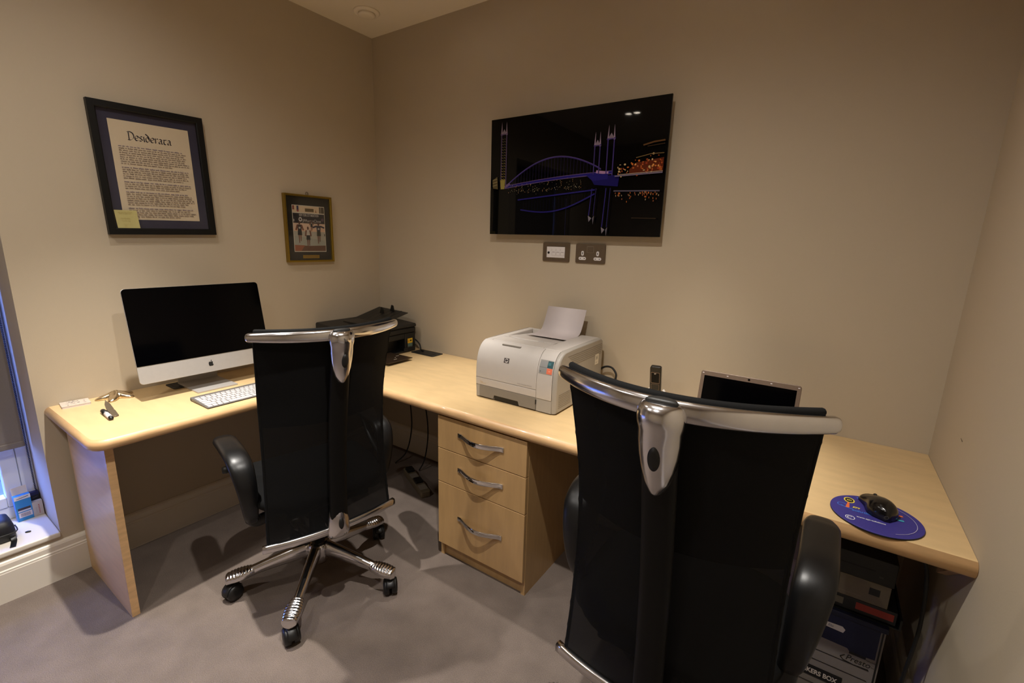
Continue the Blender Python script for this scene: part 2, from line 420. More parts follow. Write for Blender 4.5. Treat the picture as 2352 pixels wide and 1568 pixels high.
# ------------------------------------------------------------------ office chairs
def back_pt(u, v, hw0=.226, zb=.37, zt=1.10, bow=.086):
    """back surface in chair space: u -1..1 across, v 0..1 up; faces +y"""
    yc = -.2156 - .1205 * v + .026 * math.sin(PI * v)     # reclined, with a lumbar bulge
    hw = hw0 * (1 - .05 * math.sin(PI * v))
    bb = .03 + (bow - .03) * min(1, v * 1.5)
    return Vector((u * hw, yc + bb * u * u, zb + (zt - zb) * v))
def chair(label, x, y, ang, dz, arm, legoff):
    root = thing('office_chair', label, 'chair', mw=Matrix.Translation((x, y, 0)) @ Matrix.Rotation(math.radians(ang), 4, 'Z'), group='black mesh swivel chairs')
    Z = lambda z: z + dz
    zb, zt = .356 + dz, 1.103 + dz
    bp = lambda u, v: back_pt(u, v, zb=zb, zt=zt)
    # mesh back
    b = B(); NU, NV = 28, 34; th = .005
    def side(off):
        return [[b.verts.new(bp(-1 + 2 * i / NU, j / NV) * 1 + Vector((0, off, 0)) + Vector((.0016 * math.sin(j * 2.4) * (1 if i == NU else -1 if i == 0 else 0), 0, 0))) for i in range(NU + 1)] for j in range(NV + 1)]
    g0 = side(0)
    for j in range(NV):
        for i in range(NU): b.faces.new((g0[j][i], g0[j][i + 1], g0[j + 1][i + 1], g0[j + 1][i]))
    obj('backrest', b, fabric, root, smooth=True)
    b = B()
    loft(b, [[bp(-.985 + 1.97 * i / 20, .57 + .43 * j / 14) + Vector((0, .004 + .010 * min(1, j / 3) * min(1, (14 - j) / 2 + .2), 0)) for i in range(21)] for j in range(15)], closed=False)
    obj('upper_lining', b, seat_m, root, smooth=True)
    # fabric hem rolled over the top and down each side
    b = B(); sweep(b, [bp(-.965 + 1.93 * i / 30, 1) + Vector((0, .005, .0105)) for i in range(31)], (.007, .007), n=10, round_ends=True); obj('top_hem', b, seat_m, root, smooth=True)
    for s in (-1, 1):
        b = B(); sweep(b, [bp(s, j / 20) + Vector((-s * .004, .002, 0)) for j in range(21)], (.005, .005), upv=(0, 1, 0), n=8); obj('side_hem', b, seat_m, root, smooth=True)
    # polished bars
    def topw(t): q = 1 - .25 * abs(2 * t - 1) ** 3; return (.011, .0185 * q)
    b = B(); sweep(b, [bp(-1.045 + 2.09 * i / 40, 1) + Vector((0, -.010, -.006)) for i in range(41)], topw, n=18, p=2.4, round_ends=True); tag(obj('top_bar', b, alu, root, smooth=True), 'polished aluminium top bar')
    b = B(); sweep(b, [bp(-1.07 + 2.14 * i / 30, 0) + Vector((0, -.008, -.004)) for i in range(31)], (.0105, .0145), n=14, p=3); tag(obj('bottom_bar', b, alu, root, smooth=True), 'polished aluminium bottom bar')
    # spine: oval black tube behind the back
    sp = lambda v: bp(0, v) + Vector((0, -.026, 0))
    b = B(); sweep(b, [sp(.0 + .97 * i / 16) for i in range(17)], (.031, .015), upv=(0, 1, 0), n=18, p=2.6); obj('spine', b, spine_m, root, smooth=True)
    # top connector: bullet-shaped casting
    def bullet(prof, n=22):
        b = B(); rings = []
        for w, d, z, yo in prof:
            ring = []
            for i in range(n):
                t = 2 * PI * i / n; cx, sy = math.cos(t), math.sin(t)
                ring.append(Vector((w * cx, yo - (d if sy > 0 else d * .35) * sy, z)))
            rings.append(ring)
        return loft(b, rings)
    pt = bp(0, 1); zc = pt.z - .017; yc = pt.y - .017
    rec = lambda z: -.1205 * (z - zc) / (zt - zb)   # follow the recline
    prof = [(.003, .010, zc - .152, 0), (.014, .019, zc - .143, 0), (.0235, .025, zc - .122, 0), (.030, .029, zc - .097, 0), (.0345, .031, zc - .070, 0), (.0368, .032, zc - .045, 0), (.0375, .033, zc - .024, 0),
            (.0405, .036, zc - .012, 0), (.041, .036, zc + .002, 0), (.0395, .033, zc + .012, 0), (.0355, .028, zc + .019, 0), (.030, .022, zc + .0235, 0), (.016, .012, zc + .025, 0)]
    b = bullet([(w, d, z, yc + rec(z) * .8) for w, d, z, _ in prof]); con = obj('top_connector', b, alu, root, smooth=True); tag(con, 'polished aluminium casting')
    b = B(); rings = []
    for k, (s, h) in enumerate(((1, 0), (1, .003), (.9, .006), (.5, .0075))):
        rings.append([Vector((.027 * s * math.cos(2 * PI * i / 20), yc - .008 + (.020 if math.sin(2 * PI * i / 20) > 0 else .006) * s * math.sin(2 * PI * i / 20), zc + .0242 + h)) for i in range(20)])
    loft(b, rings); obj('cap', b, dark_pl, con, smooth=True)
    def depth_at(pf, z):
        for (w0, d0, z0, *_), (w1, d1, z1, *_) in zip(pf, pf[1:]):
            if z0 <= z <= z1: return d0 + (d1 - d0) * (z - z0) / (z1 - z0)
        return pf[-1][1]
    zz = zc - .070; b = B()
    loft(b, [[Vector((.0105 * math.cos(t) * s, yc + rec(zz + .0225 * math.sin(t) * s) * .8 - depth_at(prof, zz + .0225 * math.sin(t) * s) - dd + .0015 * abs(math.cos(t)) ** 2 * s, zz + .0225 * math.sin(t) * s)) for t in [2 * PI * i / 24 for i in range(24)]] for s, dd in ((1, -.006), (1, .0012), (.5, .0022))])
    obj('button', b, rubber, con, smooth=True)
    # lower connector: flat shield holding the bottom bar
    p0 = bp(0, 0); zl = p0.z; yl = p0.y - .020
    prof = [(.036, .020, -.024), (.0395, .026, -.018), (.0395, .031, .0), (.038, .031, .040), (.032, .0255, .074), (.023, .021, .101), (.012, .014, .118), (.003, .006, .124)]
    b = bullet([(w, d, zl + z, yl + .0) for w, d, z in prof]); con = obj('lower_connector', b, alu, root, smooth=True); tag(con, 'polished aluminium shield')
    b = B(); pl_ = [(w, d, zl + z) for w, d, z in prof]
    loft(b, [[Vector((.0095 * math.cos(t) * s, yl - depth_at(pl_, zl + .035 + .021 * math.sin(t) * s) - dd + .0012 * abs(math.cos(t)) ** 2 * s, zl + .035 + .021 * math.sin(t) * s)) for t in [2 * PI * i / 24 for i in range(24)]] for s, dd in ((1, -.006), (1, .0012), (.5, .0022))])
    obj('button', b, rubber, con, smooth=True)
    # seat cushion and pan
    b = B(); rings = []
    zs = Z(.462)
    for s, h in ((.80, -.026), (.93, -.022), (.99, -.008), (1.0, .006), (.985, .018), (.93, .027), (.80, .031), (.5, .028), (.2, .025)):
        ring = []
        for i in range(36):
            t = 2 * PI * i / 36; c_, s_ = math.cos(t), math.sin(t)
            px = .245 * s * math.copysign(abs(c_) ** .62, c_); py = .035 + .245 * s * math.copysign(abs(s_) ** .62, s_)
            ring.append(Vector((px, py, zs + h - .022 * max(0, (py - .14) / .12) ** 2 + .012 * (px / .245) ** 2)))
        rings.append(ring)
    loft(b, rings); obj('seat', b, seat_m, root, smooth=True)
    b = B(); box(b, -.15, .15, -.17, .15, zs - .048, zs - .024); obj('seat_pan', b, black_pl, root, bevel=.008)
    b = B(); box(b, -.07, .07, -.10, .10, Z(.345), zs - .047); obj('tilt_mechanism', b, black_pl, root, bevel=.015, seg=3)
    b = B(); sweep(b, smooth_path([(0, -.08, Z(.372)), (0, -.18, Z(.368)), (0, yl + .004, zl - .004)]), (.030, .011), n=12, p=3); obj('back_bracket', b, black_satin, root, smooth=True)
    # armrests
    za = Z(.640) + arm
    for s in (-1, 1):
        path = smooth_path([(s * .268, .165, za - .004), (s * .268, .12, za), (s * .266, .04, za), (s * .264, -.035, za - .004), (s * .260, -.082, za - .030), (s * .255, -.104, za - .085), (s * .250, -.104, za - .15), (s * .246, -.088, za - .21), (s * .240, -.066, za - .245)], 6)
        def aw(q):
            if q < .1: return (.030 + .08 * q, .011 + .02 * q)
            return (.038 - .019 * max(0, (q - .5) / .5), .0135 + .003 * math.sin(PI * q) - .003 * max(0, (q - .6) / .4))
        b = B(); sweep(b, path, aw, side=(1, 0, 0), n=18, p=2.6, round_ends=True); a = obj('armrest', b, black_satin, root, smooth=True)
        b = B()
        pth = smooth_path([(s * .243, -.075, za - .23), (s * .236, -.058, Z(.40)), (s * .215, -.050, Z(.385)), (s * .13, -.05, Z(.402))], 6)
        sweep(b, pth, (.022, .010), upv=(0, 1, 0), n=12, p=3); obj('arm_support', b, black_pl, a, smooth=True)
        b = B(); sweep(b, smooth_path([(s * .262, .125, za - .012), (s * .262, .085, za - .055), (s * .256, .02, za - .10), (s * .248, -.08, za - .13)], 6), (.016, .010), n=10, side=(1, 0, 0)); obj('arm_brace', b, black_pl, a, smooth=True)
        b = B(); lathe(b, [(.0, -.012), (.012, -.012), (.014, .0), (.012, .012), (0, .012)], 14, 'x', (s * .285, .05, za - .08)); obj('arm_knob', b, dark_pl, a, smooth=True)
    # gas lift
    b = B(); lathe(b, [(.026, .13), (.026, .20), (.036, .205), (.036, .225), (.030, .23), (.030, Z(.35)), (.0, Z(.35))], 20); obj('gas_lift', b, black_pl, root, smooth=True)
    b = B(); lathe(b, [(.0, .085), (.030, .085), (.040, .10), (.045, .15), (.042, .172), (.034, .178), (0, .178)], 24); obj('hub', b, alu, root, smooth=True)
    for k in range(5):
        a = math.radians(legoff + 72 * k); R = Matrix.Rotation(a, 3, 'Z')
        b = B(); path = [(.03 + .26 * i / 14, 0, .150 - .055 * (i / 14) ** 1.15) for i in range(15)]
        bm_leg = sweep(b, path, lambda q: (.021 - .006 * q, .034 - .019 * q), n=14, p=2.6)
        for v in b.verts: v.co = R @ v.co
        lg = obj('leg', b, alu, root, smooth=True); tag(lg, 'polished aluminium leg')
        b = B(); rings = []
        NR = 66
        for i in range(NR + 1):
            q = i / NR; r_ = .215 + .122 * q
            w = .031 * (math.sin(PI * min(1, q ** .9 * .72 + .02)) ** .9) if q < .93 else .031 * (math.sin(PI * min(1, .93 ** .9 * .72 + .02)) ** .9) * math.sqrt(max(0, 1 - ((q - .93) / .07) ** 2)) + .001
            w = max(w, .004); rdg = .0017 * math.sin(q * 2 * PI * 11) if .1 < q < .92 else 0
            zc_ = .112 - .022 * q; hh = .010 + .6 * w * .55 + rdg
            rings.append([Vector((r_, w * math.cos(t), zc_ + (hh if math.sin(t) > 0 else .022) * math.copysign(abs(math.sin(t)) ** .8, math.sin(t)))) for t in [2 * PI * j / 18 for j in range(18)]])
        loft(b, rings)
        for v in b.verts: v.co = R @ v.co
        obj('ribbed_cap', b, alu, lg, smooth=True)
        # twin-wheel caster
        th2 = a + (.9, -.5, .75, .56, 2.1)[k]
        b = B(); ctr = R @ Vector((.318, 0, 0))
        for sgn in (-1, 1):
            lathe(b, [(0, sgn * .0035), (.027, sgn * .0035), (.0315, sgn * .006), (.0315, sgn * .019), (.028, sgn * .0255), (.012, sgn * .028), (0, sgn * .028)], 24, 'y', (0, 0, .0317))
        sweep(b, [(.034 * math.cos(q) * .98, 0, .030 + .034 * math.sin(q)) for q in [.1 + i * .24 for i in range(12)]], (.017, .0035), upv=(0, 0, 1), n=8)
        lathe(b, [(.0, .06), (.007, .06), (.007, .085), (0, .085)], 10)
        R2 = Matrix.Rotation(th2, 3, 'Z')
        for v in b.verts: v.co = R2 @ v.co + ctr
        obj('caster', b, black_pl, root, smooth=True)
    return root
chair('black mesh office chair at the left desk run, in front of the big computer', .852, -1.072, 75.98, .0, .005, 17)
chair('black mesh office chair in the foreground before the laptop', 2.2298, -.9385, .2, .036, .082, 195)

# ------------------------------------------------------------------ all-in-one computer, keyboard
t = thing('desktop_computer', 'slim all-in-one computer with dark screen and silver chin on the left desk', 'computer', (.165, -1.136, ZD))
TILT = math.radians(10.6)
pm = Matrix.Translation((.222, -1.136, .794)) @ Matrix(((0, 0, 1), (1, 0, 0), (0, 1, 0))).to_4x4() @ Matrix.Rotation(-TILT, 4, 'X')
inv = Matrix.Translation((-.165, 1.136, -ZD))
def local(o, m): o.parent = t; o.matrix_parent_inverse = inv @ m; return o
HW, HH, CH = .264, .384, .073
b = B(); prism(b, rrect(-HW, HW, 0, HH, .014), -.006, 0); sh = local(obj('screen_shell', b, imac_al, bevel=.001), pm)
b = B(); loft(b, [[(u * s, HH / 2 + (v - HH / 2) * s, w) for u, v in rrect(-HW, HW, 0, HH, .014)] for s, w in ((1, -.006), (.97, -.010), (.8, -.022), (.4, -.033))]); local(obj('back_housing', b, imac_al, smooth=True), pm)
b = B(); pts = [(-HW + .0005, CH), (HW - .0005, CH)] + [p for p in rrect(-HW + .0005, HW - .0005, 0, HH - .0005, .014) if p[1] > CH + .1]; prism(b, pts, .0002, .0012); local(obj('screen_panel', b, screen_m), pm)
pr = Print(.0006)
def fruit(cx, cy, s):
    body = []
    for i in range(48):
        q = 2 * PI * i / 48; r = 1 - .10 * math.cos(2 * q) ** 2 * (1 if True else 0) - .16 * math.exp(-((q - PI / 2) / .35) ** 2) - .10 * math.exp(-((q - 3 * PI / 2) / .3) ** 2)
        x, y = .92 * r * math.cos(q), r * math.sin(q)
        d = math.hypot(x - 1.05, y - .12)
        if d < .45: x = 1.05 - math.sqrt(max(0, .45 ** 2 - (y - .12) ** 2)) 
        body.append((cx + x * s, cy + y * s))
    leaf = [(cx + s * (.05 + .42 * k * .9 + .12 * math.sin(PI * k) * e), cy + s * (.95 + .5 * k - .14 * math.sin(PI * k) * e)) for e, ks in ((1, [0, .25, .5, .75, 1]), (-1, [.75, .5, .25])) for k in ks]
    return body, leaf
bd, lf = fruit(.0, CH / 2 - .001, .0115); pr.poly(bd, (10, 10, 10)); pr.poly(lf, (10, 10, 10)); lg = pr.build('logo'); local(lg, pm)
# stand: curved aluminium foot
sec = smooth_path([(.262, 0, .0032), (.20, 0, .0034), (.11, 0, .0036), (.075, 0, .0045), (.064, 0, .010), (.066, 0, .022), (.085, 0, .085), (.112, 0, .175), (.125, 0, .215)], 5)
b = B()
rings = []
for i, q in enumerate(sec):
    tt = (sec[min(i + 1, len(sec) - 1)] - sec[max(i - 1, 0)]).normalized(); nn = Vector((tt.z, 0, -tt.x)); hw = .082
    rings.append([Vector((q.x, -1.136 + e * hw, ZD + q.z)) + nn * w for e, w in ((-1, .0028), (1, .0028), (1, -.0028), (-1, -.0028))])
loft(b, rings); o = obj('stand', b, imac_al, bevel=.0015); o.parent = t; o.matrix_parent_inverse = inv
kbd_key = mat('keyboard_key_white', rgb(190, 185, 184), .5, var=.01, scale=60); kbd_al = mat('keyboard_aluminium', rgb(118, 114, 110), .45, .4, var=.02, scale=60)
kb = thing('keyboard', 'thin silver keyboard with white keys in front of the computer', 'keyboard', (.415, -1.135, ZD))
KX0, KX1, KY0, KY1 = -.078, .076, -.142, .142
def kz(x): return .0155 - .0105 * (x - KX0) / (KX1 - KX0)
b = B(); loft(b, [[Vector((x, y, kz(x) * k + (0 if k else .0035))) for x, y in ((KX0, KY0), (KX1, KY0), (KX1, KY1), (KX0, KY1))] for k in (0, 1)]); obj('base_plate', b, kbd_al, kb, bevel=.0012)
b = B(); lathe(b, [(0, KY0), (.0068, KY0), (.0068, KY1), (0, KY1)], 16, 'y', (KX0 + .006, 0, .0070)); obj('battery_tube', b, kbd_al, kb, smooth=True)
rows = [(.55, [1] * 14), (1, [1] * 13 + [1.5]), (1, [1.5] + [1] * 13), (1, [1.75] + [1] * 11 + [1.75]), (1, [2.25] + [1] * 10 + [2.25]), (1, [1, 1, 1, 1.25, 5, 1.25, 1, 1, 1, 1])]
xx = KX0 + .022; avail = KX1 - .004 - xx; uh = avail / sum(r[0] for r in rows)
for hgt, ws in rows:
    tot = sum(ws); yy = KY0 + .005; uw = (KY1 - KY0 - .010) / tot
    for w in ws:
        b = B(); x0_, x1_ = xx + .0016, xx + uh * hgt - .0016; y0_, y1_ = yy + .0016, yy + uw * w - .0016
        loft(b, [[Vector((x, y, kz(x) + h)) for x, y in rrect(x0_, x1_, y0_, y1_, .0018, 2)] for h in (-.0005, .0017)]); obj('key', b, kbd_key, kb); yy += uw * w
    xx += uh * hgt
# cable port covers in the worktop
def grommet(label, x0, x1, y0, y1):
    t = thing('cable_port_cover', label, 'cable cover', ((x0 + x1) / 2, (y0 + y1) / 2, ZD))
    a, c = (x1 - x0) / 2, (y1 - y0) / 2
    b = B(); prism(b, rrect(-a, a, -c, c, .012), 0, .004); obj('surround', b, dark_pl, t, bevel=.001)
    b = B(); prism(b, rrect(-a * .72, a * .72, -c * .8, c * .1, .006), .0041, .0052); obj('flap', b, black_pl, t)
grommet('flat black cable port cover lying beside the inkjet printer', .392, .577, -.113, -.018)
grommet('flat black cable port cover behind the computer stand', .028, .128, -1.257, -1.14)

# ------------------------------------------------------------------ small things on the left desk
t = thing('starfish_ornament', 'shiny metal starfish ornament leaning by the left wall', 'ornament', (.062, -1.440, ZD))
b = B(); n = 50; rings = []
def star(s, h, arm=1):
    out = []
    for i in range(n):
        q = 2 * PI * i / n; k = (math.cos(5 * (q - .733)) + 1) / 2; r = .027 + .038 * k ** .95
        out.append(Vector((r * s * math.cos(q), r * s * math.sin(q) * 1.05, h * (1 - .45 * k ** 1.2 * arm) + .008 * (1 - s))))
    return out
for s, h in ((.92, .001), (1, .006), (.97, .012), (.82, .019), (.5, .024), (.15, .026)): rings.append(star(s, h))
loft(b, rings)
mz = min(v.co.z for v in b.verts)
for v in b.verts: v.co.z -= mz
obj('body', b, brass, t, smooth=True)
cd = thing('note_pad', 'small white printed pad at the left end of the desk', 'notepad', mw=Matrix.Translation((.042, -1.563, ZD)) @ Matrix.Rotation(math.radians(-6), 4, 'Z'))
b = B(); prism(b, rrect(-.036, .036, -.042, .042, .003), 0, .006); obj('pages', b, paper_m, cd)
b = B(); prism(b, rrect(-.0365, .0365, -.0425, .0425, .003), .0061, .0078); obj('cover', b, box_w, cd)
pr = Print(.0079)
for i in range(26):
    a = random.uniform(-.027, .027); c = random.uniform(-.03, .03); pr.poly(ell(a, c, random.uniform(.002, .006), random.uniform(.0006, .0022), 8, random.uniform(0, 3)), random.choice([(150, 140, 136), (120, 112, 110), (170, 160, 155)]))
pr.build('cover_print', parent=cd)
t = thing('letter_opener', 'dull metal letter opener lying beside the marker pen', 'letter opener', mw=Matrix.Translation((.195, -1.499, ZD)) @ Matrix.Rotation(math.radians(-9), 4, 'Z'))
b = B(); prism(b, [(-.125, 0), (-.06, -.0085), (.02, -.011), (.03, -.007), (.03, .007), (.02, .011), (-.06, .0085)], .0005, .0025); obj('blade', b, steel, t, bevel=.0006)
b = B(); prism(b, [(.028, -.007), (.045, -.012), (.118, -.014), (.124, -.006), (.124, .006), (.118, .014), (.045, .012), (.028, .007)], .0005, .0045); obj('grip', b, steel, t, bevel=.001)
t = thing('marker_pen', 'short white marker pen with black cap on the left desk', 'pen', mw=Matrix.Translation((.292, -1.532, ZD + .0085)) @ Matrix.Rotation(math.radians(-3), 4, 'Z'))
b = B(); lathe(b, [(0, -.015), (.0078, -.015), (.0078, .045), (0, .045)], 18, 'x'); tag(obj('barrel', b, paper_m, t, smooth=True), 'white barrel')
b = B(); lathe(b, [(0, -.062), (.006, -.062), (.0083, -.056), (.0085, -.012), (0, -.012)], 18, 'x'); obj('cap', b, black_pl, t, smooth=True)
b = B(); lathe(b, [(0, .0455), (.0078, .0455), (.007, .056), (0, .057)], 18, 'x'); obj('end_plug', b, black_pl, t, smooth=True)
b = B(); box(b, -.05, -.012, .0078, .0105, -.002, .002); obj('clip', b, black_pl, t)

# ------------------------------------------------------------------ inkjet printer in the corner
t = thing('inkjet_printer', 'black inkjet printer with document feeder in the desk corner', 'printer', (.20, -.27, ZD))
PY0, PY1 = -.225, .215
def lb(x0, x1, y0, y1, z0, z1): b = B(); box(b, x0, x1, y0, y1, z0, z1); return b
b = B(); box(b, -.165, .115, PY0, PY1, .002, .118); box(b, .115, .178, PY0, PY0 + .07, .002, .118); box(b, .115, .178, PY1 - .085, PY1, .002, .118); box(b, .115, .178, PY0 + .07, PY1 - .085, .085, .118); box(b, .115, .178, PY0 + .07, PY1 - .085, .002, .012)
obj('body', b, black_pl, t, bevel=.006)
obj('scanner_bed', lb(-.17, .182, PY0 - .002, PY1 + .002, .1185, .150), black_pl, t, bevel=.008, seg=3)
b = B(); prism(b, [(-.17, .1505), (.180, .1505), (.186, .160), (.180, .172), (-.16, .192), (-.17, .186)], PY0 - .005, PY1 + .004, lambda u, v, w: (u, w, v)); obj('lid', b, dark_pl, t, bevel=.005, seg=3)
b = B(); prism(b, rrect(-.11, .13, -.10, .03, .02), .176, .194); obj('feeder_cover', b, black_pl, t, bevel=.006)
b = B(); loft(b, [[Vector((x, y, z + o)) for x, y, z in ((-.135, .0, .186), (.135, .0, .186), (.150, .185, .232), (-.135, .205, .238))] for o in (0, .005)]); tr = obj('feeder_tray', b, dark_pl, t, bevel=.0015)
for k in range(5):
    xx = -.10 + k * .045
    b = B(); loft(b, [[Vector((x, y, z + o)) for x, y, z in ((xx, .01, .190), (xx + .012, .01, .190), (xx + .012, .19, .236), (xx, .19, .236))] for o in (0, .0035)]); obj('rib', b, black_pl, tr)
for yy, xx in ((.125, -.02), (.172, .02)):
    b = B(); prism(b, [(xx - .020, .205 + (yy - .1) * .25), (xx + .022, .205 + (yy - .1) * .25), (xx + .010, .250 + (yy - .1) * .25), (xx - .004, .253 + (yy - .1) * .25)], yy, yy + .006, lambda u, v, w: (u, w, v)); obj('paper_guide', b, black_pl, tr)
b = B(); box(b, .155, .345, -.145, .03, .014, .018); tray = obj('output_tray', b, mat('smoked_brown_plastic', rgb(48, 36, 26), .25, var=.1), t, bevel=.001)
pr = Print(.0182)
for k, (xx, yy) in enumerate(((.30, -.06), (.275, -.035), (.25, .0))): pr.poly(rect(xx, xx + .007, yy - .011, yy + .011) if k != 1 else ell(xx, yy, .004, .004), (150, 138, 120))
pr.build('tray_marks', parent=tray)
pr = Print(.1785, f=lambda u, v, w: (w, u, v))
pr.poly(rect(.150, .190, .020, .078), (70, 72, 66)); pr.poly(rect(.150, .190, .055, .084), (222, 180, 40)); pr.poly(rect(.168, .183, .066, .074), (40, 32, 10)); pr.poly(rect(.154, .158, .060, .076), (190, 90, 20)); pr.poly(rect(.152, .188, .036, .054), (88, 112, 104)); pr.text('3', .180, .024, .012, (170, 170, 160))
tag(pr.build('sticker', parent=t), 'yellow and grey sticker')
b = B(); prism(b, rrect(.12, .205, .007, .03, .004), .1785, .1805, lambda u, v, w: (w, u, v)); obj('card_slot_door', b, dark_pl, t)
c = tag(obj('printer_cable', tube(B(), [(.30, -.047, ZD + .075), (.345, -.036, ZD + .068), (.395, -.038, ZD + .040), (.420, -.050, ZD + .0105), (.45, -.06, ZD + .0095)], .0042), rubber, smooth=True), 'short black cable from the inkjet printer to the port cover', 'cable')

# ------------------------------------------------------------------ laser printer on the back run
LX0, LX1, LYF, LYB = 1.206, 1.606, -.491, -.045
t = thing('laser_printer', 'pale grey laser printer with curved front on the back desk', 'printer', (1.406, -.268, ZD))
T0 = Matrix.Translation((-1.406, .268, -ZD))
def lp(o): o.parent = t; o.matrix_parent_inverse = T0; return o
front = [(-.486, .724), (-.491, .80), (-.489, .868), (-.482, .908), (-.467, .940), (-.447, .960), (-.425, .969)]
front = [(q.x, q.y) for q in smooth_path([(a, c, 0) for a, c in front], 4)]
full = front + [(-.36, .9725), (-.07, .9725), (-.052, .962), (-.047, .94), (-.047, .724)]
low = [q for q in front if q[1] < .941] + [(-.455, .948), (-.06, .948), (-.047, .94), (-.047, .724)]
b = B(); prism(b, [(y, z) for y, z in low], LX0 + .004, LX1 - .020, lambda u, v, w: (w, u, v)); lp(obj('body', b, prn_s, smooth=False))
def shell(prof, x0, x1, out, th=.006, name='front_cover', m=prn_w, bev=.0012):
    rr = []
    P = [Vector(p) for p in prof]
    for i, q in enumerate(P):
        d = (P[min(i + 1, len(P) - 1)] - P[max(i - 1, 0)]).normalized(); nn = Vector((-d.y, d.x))
        rr.append((q + nn * out, q + nn * (out - th)))
    b = B(); loft(b, [[Vector((x, q.x, q.y)) for q in ([a for a, _ in rr] + [c for _, c in reversed(rr)])] for x in (x0, x1)])
    o = lp(obj(name, b, m, bevel=bev)); return o
def seg(z0, z1, prof=front):
    out = []; P = prof
    for (ya, za), (yb, zb) in zip(P, P[1:]):
        n = 2
        for i in range(n):
            k = i / n; z = za + (zb - za) * k
            if z0 <= z <= z1: out.append((ya + (yb - ya) * k, z))
    def at(z):
        for (ya, za), (yb, zb) in zip(P, P[1:]):
            if za <= z <= zb: return (ya + (yb - ya) * (z - za) / (zb - za), z)
        return P[-1]
    return [at(z0)] + [q for q in out if z0 + .001 < q[1] < z1 - .001] + [at(z1)]
fc = shell(seg(.8125, .969), LX0 + .001, 1.5145, .0025, name='front_door')
shell(seg(.779, .8105), LX0 + .001, 1.5145, .0025, name='lower_flap')
shell(seg(.779, .969), 1.5162, 1.586, .0025, name='control_column')
# side panel (darker, rounded corner) and left cheek
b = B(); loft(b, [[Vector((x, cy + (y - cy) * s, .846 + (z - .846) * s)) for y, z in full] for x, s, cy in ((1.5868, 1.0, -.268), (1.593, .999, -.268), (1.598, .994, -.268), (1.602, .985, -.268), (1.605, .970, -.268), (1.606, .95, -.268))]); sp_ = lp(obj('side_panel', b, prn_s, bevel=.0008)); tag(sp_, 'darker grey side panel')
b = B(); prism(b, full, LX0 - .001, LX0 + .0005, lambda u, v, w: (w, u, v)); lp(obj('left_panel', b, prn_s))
# top cover with sunken output tray
b = B(); zt_ = .972
def bx(x0, x1, y0, y1, z0, z1): box(b, x0, x1, y0, y1, z0, z1)
bx(LX0 + .001, 1.240, -.421, -.060, .950, zt_); bx(1.500, 1.586, -.421, -.060, .950, zt_); bx(1.240, 1.500, -.421, -.330, .950, zt_); bx(1.240, 1.500, -.085, -.060, .950, zt_)
lp(obj('top_cover', b, prn_w, bevel=.004, seg=3))
b = B(); prism(b, [(-.330, .950), (-.330, .9722), (-.318, .9735), (-.20, .960), (-.085, .952), (-.085, .950)], 1.2405, 1.4995, lambda u, v, w: (w, u, v)); lp(obj('output_tray', b, prn_w))
b = B(); sweep(b, [(1.262, -.318, .9725), (1.29, -.331, .9725), (1.35, -.334, .9725), (1.41, -.331, .9725), (1.44, -.318, .9725)], (.006, .003), n=10); lp(obj('tray_lip', b, prn_w, smooth=True))
b = B(); prism(b, rrect(1.312, 1.408, -.4515, -.4365, .004), .9560, .9655); lp(obj('door_grip', b, prn_g, bevel=.001))
# paper tray with notch
b = B()
prism(b, [(1.226, .726), (1.300, .726), (1.306, .7435), (1.428, .7435), (1.434, .726), (1.5145, .726), (1.5145, .7775), (1.226, .7775)], -.4925, -.480, lambda u, v, w: (u, w, v)); lp(obj('paper_tray', b, prn_g, bevel=.001))
b = B(); box(b, 1.304, 1.430, -.4885, -.484, .7225, .744); lp(obj('tray_recess', b, black_pl))
b = B(); box(b, 1.5162, 1.5868, -.4905, -.47, .724, .7775); lp(obj('lower_trim', b, prn_s, bevel=.001))
b = B(); box(b, LX0 + .0012, 1.2245, -.4905, -.47, .724, .7775); lp(obj('lower_trim', b, prn_s, bevel=.001))
# control panel, logo, small writing
def onfront(u, z, w):
    y, zz = seg(z, z + .0001)[0]; return (u, y - .0027 - w, z)
pr = Print(.0004, .00008, onfront)
def fq(x0, x1, z0, z1, col):
    pr.layer(); k = 6
    for i in range(k): pr.poly(rect(x0, x1, z0 + (z1 - z0) * i / k, z0 + (z1 - z0) * (i + 1) / k), col, False)
fq(1.522, 1.584, .884, .938, (150, 146, 140)); fq(1.524, 1.557, .888, .934, (140, 140, 138)); fq(1.5575, 1.5825, .910, .936, (36, 78, 84)); fq(1.5575, 1.5825, .8865, .909, (226, 116, 84))
fq(1.560, 1.572, .920, .930, (60, 110, 116)); fq(1.528, 1.532, .892, .896, (80, 80, 84)); fq(1.524, 1.557, .910, .9112, (110, 110, 110)); fq(1.566, 1.574, .895, .900, (236, 150, 120))
lp(pr.build('control_panel'))
pr = Print(.0004, .00008, onfront); fq(1.349, 1.375, .897, .917, (66, 60, 58)); pr.poly(ell(1.362, .907, .0085, .0085), (196, 188, 182)); pr.text('hp', 1.3555, .9035, .010, (50, 46, 46), shear=.3); lp(pr.build('logo'))
pr = Print(.0004, .00008, lambda u, z, w: (u, -.4925 - .0015 - w, z)); pr.text('Color LaserJet CP1215', 1.425, .820, .0075, (150, 140, 132)); pr.text('Print', 1.23, .792, .008, (205, 180, 130)); pr.line([(1.23, .789), (1.262, .789)], .0012, (205, 180, 130)); lp(pr.build('model_lettering'))
